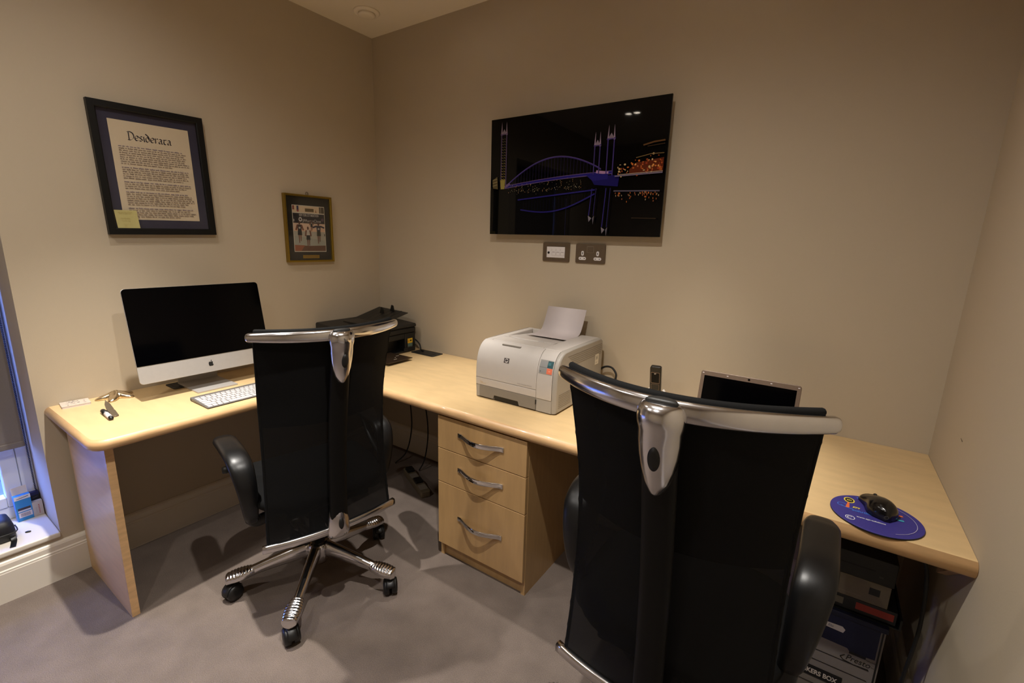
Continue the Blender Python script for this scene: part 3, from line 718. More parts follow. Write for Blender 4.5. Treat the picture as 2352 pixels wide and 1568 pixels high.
# side vents and sticker
for k in range(6):
    z = .945 - k * .0085; b = B(); box(b, 1.6058, 1.6066, -.40 + k * .012, -.066, z, z + .0032); lp(obj('vent_slot', b, prn_g))
for k in range(8):
    z = .798 - k * .0075; b = B(); box(b, 1.6058, 1.6066, -.466, -.36, z, z + .003); lp(obj('vent_slot', b, prn_g))
pr = Print(1.6066, .0001, lambda u, v, w: (w, u, v)); pr.poly(rect(-.134, -.094, .858, .905), (226, 220, 205)); pr.poly(rect(-.126, -.104, .880, .898), (190, 184, 172)); pr.line([(-.122, .888), (-.108, .888)], .002, (120, 116, 110)); pr.line([(-.126, .868), (-.108, .868)], .002, (150, 146, 140)); lp(pr.build('sticker'))
b = B(); box(b, 1.5135, 1.5170, -.4945, -.488, .752, .770); lp(obj('tray_latch', b, black_pl))
for xx in (1.24, 1.57):
    for yy in (-.46, -.08):
        b = B(); lathe(b, [(.010, .7201), (.010, .7245)], 12, 'z', (xx, yy, 0)); lp(obj('foot', b, rubber))
# sheet of paper curling up at the printer's back
b = B(); path = smooth_path([(-.205, .9665), (-.16, .9640), (-.118, .9672), (-.090, .985), (-.076, 1.02), (-.066, 1.06), (-.060, 1.092)] and [Vector((-.205, .9685, 0)), Vector((-.16, .9660, 0)), Vector((-.118, .9690, 0)), Vector((-.090, .985, 0)), Vector((-.076, 1.02, 0)), Vector((-.066, 1.06, 0)), Vector((-.060, 1.092, 0))], 6)
rings = []
for i, q in enumerate(path):
    k = i / (len(path) - 1); xs = 1.281 + .030 * k; rings.append([(xs, q.x, q.y), (xs + .212 - .007 * k, q.x, q.y), (xs + .212 - .007 * k, q.x + .0012, q.y - .0012), (xs, q.x + .0012, q.y - .0012)])
loft(b, rings); tag(obj('paper_sheets', b, paper_m, smooth=True), 'white paper curling up out of the laser printer', 'paper')
tag(obj('power_cable', tube(B(), [(1.585, -.038, .795), (1.592, -.034, .812), (1.618, -.034, .831), (1.652, -.036, .832), (1.678, -.045, .806), (1.676, -.055, .770), (1.668, -.07, .735), (1.665, -.10, .7255), (1.70, -.16, .7255)], .0048), rubber, smooth=True), 'black cable arching beside the laser printer', 'cable')

# ------------------------------------------------------------------ phone, laptop, mouse on the back run
t = thing('phone_cradle', 'pale cradle holding the black cordless phone', 'phone stand', (1.884, -.105, ZD))
b = B(); lathe(b, [(.0, 0.0002), (.048, 0.0002), (.046, .012), (.034, .022), (0, .024)], 28); obj('base', b, silver_pl, t, smooth=True)
for s in (-1, 1):
    b = B(); sweep(b, smooth_path([(s * .024, .010, .020), (s * .034, .010, .045), (s * .0345, .010, .064), (s * .027, .010, .073)], 5), (.003, .010), upv=(0, 1, 0), n=10); obj('holder_arm', b, mat('white_plastic', rgb(225, 220, 212), .4), t, smooth=True)
pt_ = Matrix.Translation((1.884, -.104, ZD + .028)) @ Matrix.Rotation(math.radians(12), 4, 'X') @ Matrix.Rotation(math.radians(6), 4, 'Z')
t = thing('cordless_phone', 'slim black cordless handset standing upright in its cradle', 'phone', mw=pt_)
b = B(); loft(b, [[Vector((u, w, v)) for u, v in rrect(-.0225 * s, .0225 * s, .0 + (1 - s) * .02, .158 - (1 - s) * .02, .008 * s)] for w, s in ((-.010, .93), (-.008, 1), (.008, 1), (.011, .9))]); obj('handset', b, black_satin, t, smooth=False)
F = lambda u, v, w: (u, -.0101 - w, v)
b = B(); prism(b, rrect(-.018, .018, .082, .133, .003), .0, .0008, F); sc = obj('screen_surround', b, silver_pl, t)
b = B(); prism(b, rrect(-.0162, .0162, .0845, .1305, .002), .0009, .0012, F); obj('screen', b, screen_m, sc)
pr = Print(.0013, .00005, F); pr.text('BT', 0, .124, .007, (210, 205, 200), center=True, bold=.02)
pr.build('lettering', parent=sc)
b = B(); prism(b, rrect(-.0165, .0165, .050, .078, .004), 0, .0008, F); o = obj('keypad_surround', b, silver_pl, t)
b = B(); prism(b, rrect(-.0152, .0152, .0515, .0765, .003), .0009, .0014, F); obj('navigation_pad', b, black_pl, o)
for r in range(3):
    for c in range(3):
        b = B(); prism(b, rrect(-.0155 + c * .0108, -.0062 + c * .0108, .038 - r * .012, .046 - r * .012, .002), 0, .0012, F); obj('button', b, dark_pl, t)

t = thing('laptop', 'open silver laptop with dark screen against the back wall', 'laptop', (2.242, -.36, ZD))
b = B(); prism(b, rrect(-.165, .165, -.115, .115, .012), .003, .024); base = obj('base', b, silver_pl, t, bevel=.003)
b = B(); prism(b, rrect(-.150, .150, -.02, .095, .004), .0241, .0256); obj('keyboard_deck', b, black_pl, base)
b = B(); prism(b, rrect(-.045, .045, -.100, -.040, .003), .0241, .0246); obj('touchpad', b, dark_pl, base)
lm = Matrix.Translation((0, .112, .026)) @ Matrix.Rotation(math.radians(-14), 4, 'X')
F = lambda u, v, w: lm @ Vector((u, -w, v))
b = B(); prism(b, rrect(-.165, .165, 0, .196, .009), -.007, .0, F); lid = obj('lid', b, silver_pl, t, bevel=.002)
b = B(); prism(b, rrect(-.152, .152, .014, .178, .001), .0002, .0006, F); obj('screen', b, screen_m, lid)
for u in (-.157, -.072, .072, .157):
    b = B(); prism(b, rrect(u - .003, u + .003, .1855, .1885, .001, 2), .0001, .001, F); obj('bumper', b, paper_m, lid)
b = B(); prism(b, ell(0, .187, .004, .004, 16), .0001, .0008, F); obj('webcam', b, black_gl, lid)

MX, MY = 2.617, -.592
t = thing('mouse_mat', 'round navy mouse mat with printed logos on the right end of the desk', 'mouse mat', (MX, MY, ZD))
b = B(); lathe(b, [(0, .0), (.098, .0), (.0985, .001), (.0985, .0035), (0, .0035)], 64); obj('rubber_base', b, rubber, t)
b = B(); lathe(b, [(0, .0036), (.0982, .0036), (.0982, .0046), (.0970, .0052), (0, .0052)], 64); obj('cloth_top', b, pad_m, t)
pr = Print(.0053, .00005)
YL, BL, OR, WH, CYN = (226, 206, 70), (60, 110, 200), (226, 110, 60), (220, 220, 232), (60, 160, 190)
pr.poly(ell(-.055, .049, .0125, .0165), YL); pr.poly(ell(-.055, .049, .0095, .0130), (24, 22, 24)); pr.text('EPI', -.055, .046, .0085, YL, center=True, bold=.03)
pr.poly([(-.059, .034), (-.055, .034), (-.056, .002), (-.065, .0)], OR)
pr.line([(-.072 + .010 * math.cos(q), .012 + .010 * math.sin(q)) for q in [.3 + i * .35 for i in range(15)]], .0022, BL); pr.line([(-.075, .008), (-.065, .0), (-.056, -.002), (-.048, .003)], .003, BL)
pr.text('EPI', -.049, .008, .0115, YL, shear=.3, width=.017, bold=.03); pr.text('solu', -.051, -.010, .015, BL, shear=.1, width=.024, bold=.03); pr.text('tions', -.026, -.010, .015, BL, shear=.1, width=.026, bold=.03)
pr.poly(ell(-.056, -.053, .0105, .0115), WH); pr.poly(ell(-.056, -.053, .0088, .0098), (54, 48, 130)); pr.line([(-.056 + .0055 * math.cos(q), -.053 + .006 * math.sin(q)) for q in [.7 + i * .35 for i in range(14)]], .0022, WH)
pr.text('www.epi-solutions', -.042, -.041, .0095, WH, width=.060, bold=.02)
pr.line([(-.037, .077), (-.030, .070)], .006, BL)
for k in range(5):
    q = k / 4; pr.line([(-.031 + .014 * q, .070 - .018 * q), (-.029 + .014 * q, .067 - .018 * q)], .0045 if k in (0, 3, 4) else .0015, WH)
pr.line([(.044, .0295), (.058, .0325)], .0075, OR); pr.line([(.042, .0295), (.046, .030)], .0075, (230, 200, 150)); pr.line([(.043, .005), (.058, .007)], .0075, CYN)
pr.line([(.083 * math.cos(q) * 1.0, .083 * math.sin(q)) for q in [1.25 - i * .1 for i in range(25)]], .0012, (170, 165, 200))
pr.build('printed_design', parent=t)
t = thing('computer_mouse', 'glossy black mouse resting on the round mat', 'mouse', mw=Matrix.Translation((2.626, -.560, ZD + .0053)) @ Matrix.Rotation(math.radians(13), 4, 'Z'))
b = B(); rings = []
for i in range(25):
    q = i / 24; yy = -.058 + .116 * q
    w = .0345 * min(1, 1 - (max(0, .35 - q) / .36) ** 2.2) * (1 - .10 * math.exp(-((q - .62) / .18) ** 2)) * (1 - .25 * max(0, (q - .9) / .1) ** 2)
    h = .012 + .028 * math.sin(PI * min(1, .10 + .90 * q ** .8)) ** .9
    if q > .8: h = max(h, .019)
    w = max(w, .006)
    if i in (0, 24): h *= .75; w *= .93
    rings.append([Vector((w * math.copysign(abs(math.cos(a)) ** .75, math.cos(a)), yy, .0005 + (h * abs(math.sin(a)) ** .9 if math.sin(a) > 0 else 0))) for a in [2 * PI * j / 24 for j in range(24)]])
loft(b, rings); obj('shell', b, mat('mouse_gloss', rgb(16, 14, 14), .16, var=.1, scale=80), t, smooth=True)
b = B(); lathe(b, [(0, -.003), (.007, -.003), (.008, 0), (.007, .003), (0, .003)], 18, 'x', (0, .040, .0205)); obj('scroll_wheel', b, rubber, t, smooth=True)
pr = Print(.0, .0001, lambda u, v, w: (u, -.0555 - w * 0 - .0028, v)); pr.poly(ell(-.004, .013, .0055, .0048, 20), (70, 68, 66)); pr.poly(ell(-.004, .013, .0040, .0034, 20), (20, 18, 18)); 
pr.build('badge', parent=t)

# ------------------------------------------------------------------ under the desk, right
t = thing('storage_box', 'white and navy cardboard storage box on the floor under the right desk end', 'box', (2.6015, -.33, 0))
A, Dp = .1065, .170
b = B(); box(b, -A, A, -Dp, Dp, .001, .335); obj('carton', b, mat('shaded_white_cardboard', rgb(118, 110, 102), .75, var=.03), t, bevel=.002)  # white card, greyed in its colour to carry the under-desk shade
b = B(); box(b, -A - .004, A + .004, -Dp - .004, Dp + .004, .336, .352); obj('lid', b, mat('shaded_blue_lid', rgb(10, 14, 40), .6, var=.05), t, bevel=.002)  # lid blue darkened too, shade put into the colour
pr = Print(-Dp - .0003, .0001, lambda u, v, w: (u, -(-w) if False else -Dp - .0004 - (w + Dp), v))
NV, BK = (12, 17, 46), (16, 15, 14)
pr.poly([(-A + .004, .334), (A - .012, .334), (A - .012, .238), (A - .07, .232), (A - .078, .242), (-A + .004, .246)], NV)
pr.poly([(-.03, .288), (.012, .286), (.016, .298), (.008, .306), (-.034, .304)], (190, 180, 168)); pr.text('file', -.026, .292, .012, (60, 60, 80), shear=.2)
pr.poly(rect(A - .072, A - .032, .228, .236), BK); pr.text('fellowes', A - .03, .226, .006, BK, width=.022)
pr.text('Presto', .030, .205, .026, BK, shear=.25, width=.058)
pr.line([(.026, .218), (.016, .208), (.024, .200), (.05, .1965), (.085, .199)], .0026, BK); pr.text('TM', .089, .208, .006, BK)
for z in (.196, .160): pr.line([(-A + .012, z), (A - .020, z)], .0022, BK)
pr.line([(A - .0065, .003), (A - .0065, .334)], .004, BK)
pr.poly(rect(-A + .01, .032, .098, .136), BK); pr.text('BANKERS BOX', -A + .016, .108, .022, (196, 184, 170), width=.112, bold=.03)
pr.line([(-A + .012, .075), (A - .02, .075)], .0022, BK)
pr.build('printed_front', parent=t)
t = thing('folder_stack_tray', 'shallow dark document tray on top of the storage box', 'tray', (2.612, -.335, .3525))
b = B(); box(b, -.11, .125, -.155, .155, 0, .004); box(b, -.11, -.105, -.155, .155, .004, .034); box(b, .12, .125, -.155, .155, .004, .034); box(b, -.105, .12, .150, .155, .004, .034); obj('tray', b, black_pl, t)
def flat_item(name, label, cat, x0, x1, z0, z1, m, front):
    t = thing(name, label, cat, ((x0 + x1) / 2, -.335, z0)); a = (x1 - x0) / 2
    b = B(); box(b, -a, a, -.15, .145, 0, z1 - z0); obj('body', b, m, t, bevel=.002)
    if front:
        pr = Print(0, .0001, lambda u, v, w: (u, -.1502 - w, v)); [pr.poly(rect(*q), c) for q, c in front]; pr.build('front_label', parent=t)
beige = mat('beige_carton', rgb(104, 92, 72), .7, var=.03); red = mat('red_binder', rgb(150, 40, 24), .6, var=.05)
flat_item('ring_binder', 'red and black ring binder lying in the dark tray', 'binder', 2.515, 2.725, .3575, .4, black_pl, [((.01, .098, .012, .034), (140, 44, 28)), ((-.09, -.02, .012, .034), (90, 82, 66))])
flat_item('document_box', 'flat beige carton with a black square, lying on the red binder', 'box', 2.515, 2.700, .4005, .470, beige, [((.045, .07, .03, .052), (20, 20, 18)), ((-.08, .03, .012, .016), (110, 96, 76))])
flat_item('disc_drive', 'flat black device on top of the beige carton', 'device', 2.510, 2.705, .4705, .545, dark_pl, [((-.08, .05, .035, .039), (8, 8, 8)), ((.06, .07, .02, .026), (60, 58, 54))])
tag(obj('hanging_cable', tube(B(), [(2.70, -.60, .674), (2.735, -.595, .62), (2.752, -.58, .45), (2.748, -.56, .25), (2.752, -.55, .06), (2.735, -.50, .0085), (2.74, -.30, .0085)], .0045), rubber, smooth=True), 'black cable hanging under the right desk end beside the boxes', 'cable')
tag(obj('hanging_cable', tube(B(), [(.50, -.25, .676), (.470, -.22, .60), (.440, -.17, .45), (.42, -.14, .25), (.38, -.15, .08), (.33, -.20, .006)], .004), rubber, smooth=True), 'left of two black cables hanging below the desk corner', 'cable')
tag(obj('hanging_cable', tube(B(), [(.51, -.245, .676), (.545, -.22, .60), (.565, -.17, .45), (.56, -.14, .25), (.54, -.15, .08), (.52, -.18, .0062)], .004), rubber, smooth=True), 'right of two black cables hanging below the desk corner', 'cable')
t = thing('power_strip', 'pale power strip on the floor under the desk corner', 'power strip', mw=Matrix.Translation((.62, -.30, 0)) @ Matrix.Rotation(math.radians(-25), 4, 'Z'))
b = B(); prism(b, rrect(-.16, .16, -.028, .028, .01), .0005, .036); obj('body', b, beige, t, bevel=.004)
for k in range(4):
    b = B(); prism(b, rrect(-.14 + k * .072, -.085 + k * .072, -.022, .022, .006), .0362, .05 if k in (0, 2) else .0375); obj('plug' if k in (0, 2) else 'socket', b, black_pl if k in (0, 2) else prn_g, t, bevel=.002)

# ------------------------------------------------------------------ pictures on the walls
FW2, FH2 = .1985, .2525
t = thing('framed_poem', 'large black-framed calligraphy print with navy mount, note stuck on its glass', 'picture', mw=frameA(-1.1765, 1.636, .0, math.radians(1.3)))
def ring_frame(w, h, bw, d0, d1):
    b = B(); o = rect(-w, w, -h, h); i = rect(-w + bw, w - bw, -h + bw, h - bw)
    for (k0, k1) in ((0, 1), (1, 2), (2, 3), (3, 0)):
        loft(b, [[(o[k][0], o[k][1], d0), (i[k][0], i[k][1], d0), (i[k][0], i[k][1], d1 - .004), (i[k][0] - .004 * (1 if i[k][0] < 0 else -1) , i[k][1] - .004 * (1 if i[k][1] < 0 else -1), d1), (o[k][0], o[k][1], d1)] for k in (k0, k1)])
    return b
obj('frame', ring_frame(FW2, FH2, .026, .002, .024), blackwood, t)
b = B(); box(b, -FW2 + .024, FW2 - .024, -FH2 + .024, FH2 - .024, .003, .009)
mt = obj('mount', b, navy, t)
b = B(); box(b, -.140, .140, -.192, .192, .0091, .0097); obj('mount_bevel', b, mat('cream_bevel_board', rgb(206, 190, 160), .8), mt)
PW, PH = .1355, .1875
pr = Print(.0099, .00005)
pr.poly(rect(-PW, PW, -PH, PH), (205, 188, 160))
GL = {'D': (.54, [[(.06, .80), (.06, .02)], [(-.06, .76), (.18, .80), (.40, .68), (.48, .42), (.38, .14), (.16, .01), (-.04, .03)]]),
      'e': (.38, [[(.03, .22), (.31, .31), (.27, .45), (.15, .48), (.04, .38), (.02, .16), (.14, .02), (.32, .08)]]),
      's': (.34, [[(.28, .43), (.15, .48), (.04, .39), (.14, .27), (.26, .14), (.16, .02), (.0, .06)]]),
      'i': (.20, [[(.03, .46), (.06, .46), (.07, .05), (.15, .02)]]),
      'd': (.42, [[(.30, .28), (.20, .46), (.06, .40), (.03, .13), (.15, .0), (.28, .10), (.33, .34), (.24, .58), (.04, .78)]]),
      'r': (.33, [[(.04, .46), (.06, .46), (.06, .0)], [(.06, .32), (.18, .47), (.29, .43)]]),
      'a': (.42, [[(.06, .43), (.18, .47), (.27, .38), (.27, .06), (.36, .02)], [(.27, .27), (.10, .24), (.03, .12), (.10, .01), (.27, .12)]]),
      't': (.37, [[(.0, .44), (.33, .47)], [(.14, .46), (.06, .26), (.08, .06), (.20, .0), (.31, .07)]])}
em = .0400; xx_ = -.080; nx_, ny_ = .0025 * math.cos(.7), .0025 * math.sin(.7)
for ch_ in 'Desiderata':
    wd, sts = GL[ch_]
    for st in sts:
        P3 = smooth_path([(a, c, 0) for a, c in st], 4); pr.layer()
        for a, c in zip(P3, P3[1:]):
            p0, p1 = (xx_ + a.x * em, .121 + a.y * em), (xx_ + c.x * em, .121 + c.y * em)
            pr.poly([(p0[0] - nx_, p0[1] - ny_), (p0[0] + nx_, p0[1] + ny_), (p1[0] + nx_, p1[1] + ny_), (p1[0] - nx_, p1[1] - ny_)], (40, 34, 44), False)
    xx_ += wd * em
lines_y = .094
for par, nl in enumerate((9, 6, 4, 7, 5)):
    for ln in range(nl):
        x = -.118; end = .112 + random.uniform(-.012, .014) - (.06 * random.random() if ln == nl - 1 else 0)
        pr.layer()
        while x < end:
            wl = random.uniform(.005, .020); wl = min(wl, end - x + .003)
            col = random.choice([(140, 122, 106), (148, 130, 114), (132, 114, 100)]) if ln else random.choice([(140, 124, 128), (132, 118, 126)])
            hh = .0032; pr.poly([(x, lines_y - hh * .45), (x + wl, lines_y - hh * .45), (x + wl, lines_y + hh * .5), (x, lines_y + hh * .5)], col, False)
            for q in range(int(wl / .004)):
                if random.random() < .45: xx = x + .001 + q * .004; sgn = random.choice((1, 1, -1)); pr.poly(rect(xx, xx + .0012, lines_y, lines_y + sgn * .0042) if sgn > 0 else rect(xx, xx + .0012, lines_y - .0036, lines_y), col, False)
            x += wl + random.uniform(.0022, .0040)
        lines_y -= .0083
    lines_y -= .0062
pr.build('print', parent=t)
b = B(); box(b, -FW2 + .025, FW2 - .025, -FH2 + .025, FH2 - .025, .0165, .018); obj('glazing', b, glass, t)
s = thing('sticky_note', 'square yellow note stuck to the lower left of the framed poem', 'note', mw=frameA(-1.1765, 1.636, .0, math.radians(1.3)) @ Matrix.Translation((-.1335, -.193, .0183)))
b = B(); loft(b, [[(x, y, (.0004 + .006 * max(0, (.0375 - (y + .0375)) / .075) ** 2) + o) for x, y in ((-.0375, yy), (.0375, yy))] for o in (0,) for yy in [.0375 - .0075 * k for k in range(11)]], closed=False)
for v in b.verts: v.co.x += .004 * (.0375 - v.co.y) / .075
obj('note', b, sticky, s, smooth=True)
pr = Print(.0)
for k, (z, L_) in enumerate(((.028, .05), (.023, .044), (.005, .03), (-.004, .038), (-.018, .040), (-.026, .018))):
    pr.layer(); x = -.026 + .003 * k
    while x < -.026 + L_:
        wl = random.uniform(.004, .010); zz = .0012 + .006 * ((.0375 - z) / .075) ** 2; pr.w = zz
        pr.poly(rect(x, x + wl, z, z + .0014), (176, 158, 96), False); x += wl + .003
pr.build('handwriting', parent=s)

t = thing('framed_photo', 'small gold-framed photo of runners on the left wall near the corner', 'picture', mw=frameA(-.488, 1.4325, .0))
w_, h_ = .140, .1795
obj('frame', ring_frame(w_, h_, .011, .0015, .026), gold, t)
b = B(); box(b, -w_ + .009, w_ - .009, -h_ + .009, h_ - .009, .003, .010); obj('mount', b, mount_dark, t)
pr = Print(.0102, .00005)
cx, cy = .003, .0; pw, ph = .097, .124
P_ = lambda u, v: (cx + u * pw, cy + v * ph)
def pp(pts, col): pr.poly([P_(*q) for q in pts], col)
pp(rect(-1, 1, -1, 1), (196, 190, 176)); pp(rect(-.97, .97, -.97, .97), (206, 170, 144))
pp([(-.97, -.02), (.97, .0), (.97, .30), (-.97, .30)], (206, 178, 156)); pp([(-.97, -.75), (.97, -.75), (.97, -.12), (.2, -.22), (-.97, -.10)], (150, 152, 142)); pp([(-.97, -.30), (.97, -.5), (.97, -.12), (-.97, -.10)], (162, 158, 146))
pp([(-.97, -.97), (.97, -.97), (.97, -.72), (-.1, -.74), (-.97, -.70)], (96, 66, 52)); pp([(-.97, -.97), (-.6, -.97), (-.35, -.72), (-.97, -.70)], (140, 82, 58))
pp(rect(-.97, .97, .68, .97), (202, 180, 150)); pp(rect(-.97, -.86, .80, .97), (120, 60, 50)); pp(rect(-.72, -.60, .74, .97), (44, 52, 84)); pp(rect(-.69, -.62, .72, .80), (160, 50, 50)); pp(rect(-.22, .32, .74, .88), (92, 76, 50)); pp([(.4, .72), (.5, .72), (.44, .86)], (150, 110, 80)); pp(rect(.66, .97, .70, .97), (74, 66, 52)); pp(rect(.74, .78, .70, .97), (140, 132, 120))
pp(rect(-.97, .97, .66, .70), (196, 190, 176)); pp(rect(-.97, .97, .24, .66), (38, 36, 42))
pr.text('NEW YORK CITY MARATHON', *P_(0, .535), .019, (168, 164, 160), width=.116, center=True, bold=.02)
pr.poly(ell(*P_(-.54, .40), .010, .0115), (190, 186, 182)); pr.poly(ell(*P_(-.54, .40), .005, .006), (38, 36, 42))
pr.text('JPMorganChase', *P_(-.42, .29), .022, (176, 172, 170), width=.112); pr.poly([P_(*q) for q in rect(-.97, -.9, .30, .40)], (160, 156, 150)); pr.poly(ell(*P_(.84, .42), .008, .009), (90, 70, 84))
def runner(x, y, s, shirt, arms, shorts):
    skin = (110, 70, 54)
    for dx, k in ((-.05, 0), (.05, .25)): pr.poly([P_(x + (dx - .035) * s, y), P_(x + (dx + .035) * s, y), P_(x + dx * s * .9 + .02 * s, y - (.36 - k * .3) * s), P_(x + dx * s * .9 - .02 * s, y - (.36 - k * .3) * s)], skin)
    pr.poly([P_(x - .12 * s, y - .05 * s), P_(x + .12 * s, y - .05 * s), P_(x + .10 * s, y + .16 * s), P_(x - .10 * s, y + .16 * s)], shorts)
    pr.poly([P_(x - .10 * s, y + .14 * s), P_(x + .10 * s, y + .14 * s), P_(x + .13 * s, y + .36 * s), P_(x - .13 * s, y + .36 * s)], shirt)
    for sg in (-1, 1):
        a0 = P_(x + sg * .11 * s, y + .34 * s); a1 = P_(x + sg * arms[0] * s, y + arms[1] * s); pr.line([a0, a1], .008 * s, shirt if arms[0] > .3 else skin)
    pr.poly([P_(x - .05 * s, y + .20 * s), P_(x + .05 * s, y + .20 * s), P_(x + .05 * s, y + .27 * s), P_(x - .05 * s, y + .27 * s)], (170, 166, 156))
    pr.poly(ell(*P_(x, y + .43 * s), .0052 * s, .0085 * s), (84, 54, 44))
runner(-.62, -.22, 1.1, (52, 44, 48), (.2, .14), (34, 34, 36)); runner(-.12, -.42, 1.05, (180, 172, 162), (.16, .1), (36, 38, 42)); runner(.12, .12, .6, (60, 52, 54), (.2, .1), (50, 46, 46)); runner(.55, -.24, 1.1, (48, 46, 62), (.34, .28), (44, 46, 40))
pp(rect(.90, .95, -.30, -.20), (50, 48, 46))
pr.build('photograph', parent=t)
b = B(); prism(b, rrect(-.047, .053, -.160, -.142, .001, 2), .0102, .0112); pl = obj('plaque', b, gold, t)
pr = Print(.0113, .00004)
for z in (-.1475, -.1530): pr.line([(-.036, z), (.042, z)], .0018, (120, 88, 30))
pr.build('engraving', parent=pl)
b = B(); box(b, -w_ + .010, w_ - .010, -h_ + .010, h_ - .010, .019, .0202); obj('glazing', b, glass, t)
b = B(); sweep(b, [(.002 + .007 * math.cos(q), h_ + .008 + .009 * math.sin(q), .006) for q in [2 * PI * i / 16 for i in range(17)]], (.0016, .0016), n=8); obj('hanging_ring', b, steel, t, smooth=True)

t = thing('wall_picture', 'frameless glossy black panel with night photo of an arched bridge', 'picture', mw=frameB(1.3785, 1.7065, 0))
TW, TH_ = .4435, .2755
b = B(); box(b, -TW, TW, -TH_, TH_, .040, .050); pn = obj('panel', b, black_gl, t, bevel=.001)
b = B(); box(b, -TW + .05, TW - .05, -TH_ + .05, TH_ - .05, .001, .040); obj('wall_batten', b, blackwood, t)
pr = Print(.0502, .00004)
z4 = lambda a, c: None
# positions measured as fractions of the panel: u 0..1 from left, v 0..1 from top
Q = lambda u, v: (-TW + 2 * TW * u, TH_ - 2 * TH_ * v)
PU, PU2, LV, WHT = (58, 46, 108), (40, 34, 118), (108, 86, 128), (190, 170, 170)
pr.poly([Q(0, .60), Q(1, .62), Q(1, 1), Q(0, 1)], (3, 3, 4)); pr.poly([Q(.0, .62), Q(.13, .60), Q(.13, 1), Q(0, 1)], (9, 9, 7))
arch = [Q(.115 + .565 * k, .575 - .09 * k - .165 * math.sin(PI * k) ** .9) for k in [i / 30 for i in range(31)]]
deck = [Q(.10 + .64 * k, .585 - .075 * k + .035 * math.sin(PI * k) * -.4) for k in [i / 20 for i in range(21)]]
for i in range(2, 29):
    q = arch[i]; k = (q[0] - deck[0][0]) / (deck[-1][0] - deck[0][0]); dy = deck[0][1] + (deck[-1][1] - deck[0][1]) * k
    pr.line([q, (q[0], dy)], .0014, (44, 36, 72))
pr.line(deck, .009, PU2); pr.line([(x, y + .006) for x, y in deck], .0022, LV); pr.line([(x, y - .006) for x, y in deck], .0024, (110, 90, 140))
pr.line(arch, .0055, PU); pr.line([(x, y + .003) for x, y in arch], .002, (96, 80, 140))
pr.polys(stroke([Q(.10, .585), Q(.135, .555)], .012), LV); pr.polys(stroke([Q(.655, .50), Q(.72, .515)], .012), (170, 130, 170))
def tower(u, v0, v1, w, col, light):
    for s in (-1, 1): pr.line([Q(u + s * w, v0 + .10), Q(u + s * w, v1)], .005, col); pr.poly([Q(u + s * w - .005, v0 + .11), Q(u + s * w + .005, v0 + .11), Q(u + s * w * .9, v0)], (150, 130, 150))
    pr.line([Q(u - w * 1.4, v0 + .105), Q(u + w * 1.4, v0 + .100)], .006, col); pr.poly([Q(u - w, v0 + .10), Q(u + w, v0 + .10), Q(u, v0 + .06)], (130, 116, 130))
    if light:
        for k in range(18):
            v = v0 + .14 + (v1 - v0 - .14) * k / 18; c_ = (90 + 5 * k, 84 + 4 * k, 60 + k) ; pr.line([Q(u - w * .8, v), Q(u - w * .1, v + .006)], .0022, c_); pr.line([Q(u + w * .1, v), Q(u + w * .7, v + .006)], .0022, c_)
tower(.090, .03, .58, .017, (92, 76, 110), True); tower(.655, .20, .52, .014, (66, 54, 110), False); tower(.725, .16, .55, .016, (70, 56, 120), False)
pr.poly([Q(.070, .52), Q(.105, .52), Q(.10, .60), Q(.075, .60)], (150, 138, 70)); pr.poly([Q(.015, .52), Q(.05, .49), Q(.055, .60), Q(.02, .59)], (96, 84, 56))
for v in (.52, .545, .57): pr.line([Q(.018, v), Q(.05, v - .01)], .003, (150, 136, 100))
pr.poly([Q(.62, .53), Q(.78, .535), Q(.775, .62), Q(.65, .60)], (28, 25, 90)); pr.poly([Q(.60, .52), Q(.72, .52), Q(.72, .56), Q(.64, .57)], (36, 32, 110))
for i in range(150):
    u = random.uniform(.13, .58); v = .585 - .04 * u + random.choice((.0, .045, .05)) + random.gauss(0, .012); pr.poly(ell(*Q(u, v), .0014, .0022, 6), random.choice([(150, 110, 70), (110, 104, 84), (150, 140, 110), (90, 80, 70)]))
pr.poly([Q(.83, .50), Q(.86, .455), Q(.99, .43), Q(.99, .53), Q(.83, .535)], (92, 40, 24))
for i in range(70):
    u = random.uniform(.77, .99); v = .50 + random.gauss(0, .03) - .06 * (u - .77); pr.poly(ell(*Q(u, v), random.uniform(.0015, .005), random.uniform(.0015, .005), 8), random.choice([(200, 110, 50), (220, 150, 80), (170, 80, 40), (200, 170, 120), (150, 60, 36)]))
pr.line([Q(.76, .545), Q(.99, .535)], .005, (120, 110, 130)); pr.line([Q(.78, .535), Q(.99, .525)], .002, (190, 170, 150))
pr.line([Q(.89, .335), Q(.94, .318), Q(.99, .312)], .006, (96, 66, 40)); pr.line([Q(.91, .345), Q(.99, .335)], .003, (64, 46, 32)); pr.line([Q(.86, .42), Q(.93, .40), Q(.99, .40)], .003, (120, 96, 60))
# reflections in the water
pr.line([Q(.20 + .46 * k, .700 - .06 * k) for k in [i / 12 for i in range(13)]], .006, (40, 34, 110)); ra = [Q(.22 + .44 * k, .785 - .115 * k + .07 * math.sin(PI * k)) for k in [i / 24 for i in range(25)]]; pr.line(ra, .006, (38, 32, 108))
for i in range(1, 22): pr.line([ra[i], (ra[i][0], ra[i][1] + .055)], .001, (20, 18, 44))
for u, v1 in ((.645, .84), (.72, .93)):
    pr.line([Q(u, .63), Q(u - .01, v1)], .004, (48, 40, 110)); pr.line([Q(u + .022, .63), Q(u + .015, v1)], .003, (44, 38, 90)); pr.poly([Q(u - .014, v1), Q(u + .006, v1 + .02), Q(u - .008, v1 + .05)], (120, 112, 120)); pr.poly([Q(u + .01, v1 + .02), Q(u + .02, v1), Q(u + .016, v1 + .07)], (96, 90, 100))
pr.line([Q(.76, .655), Q(.985, .665)], .005, (90, 84, 100))
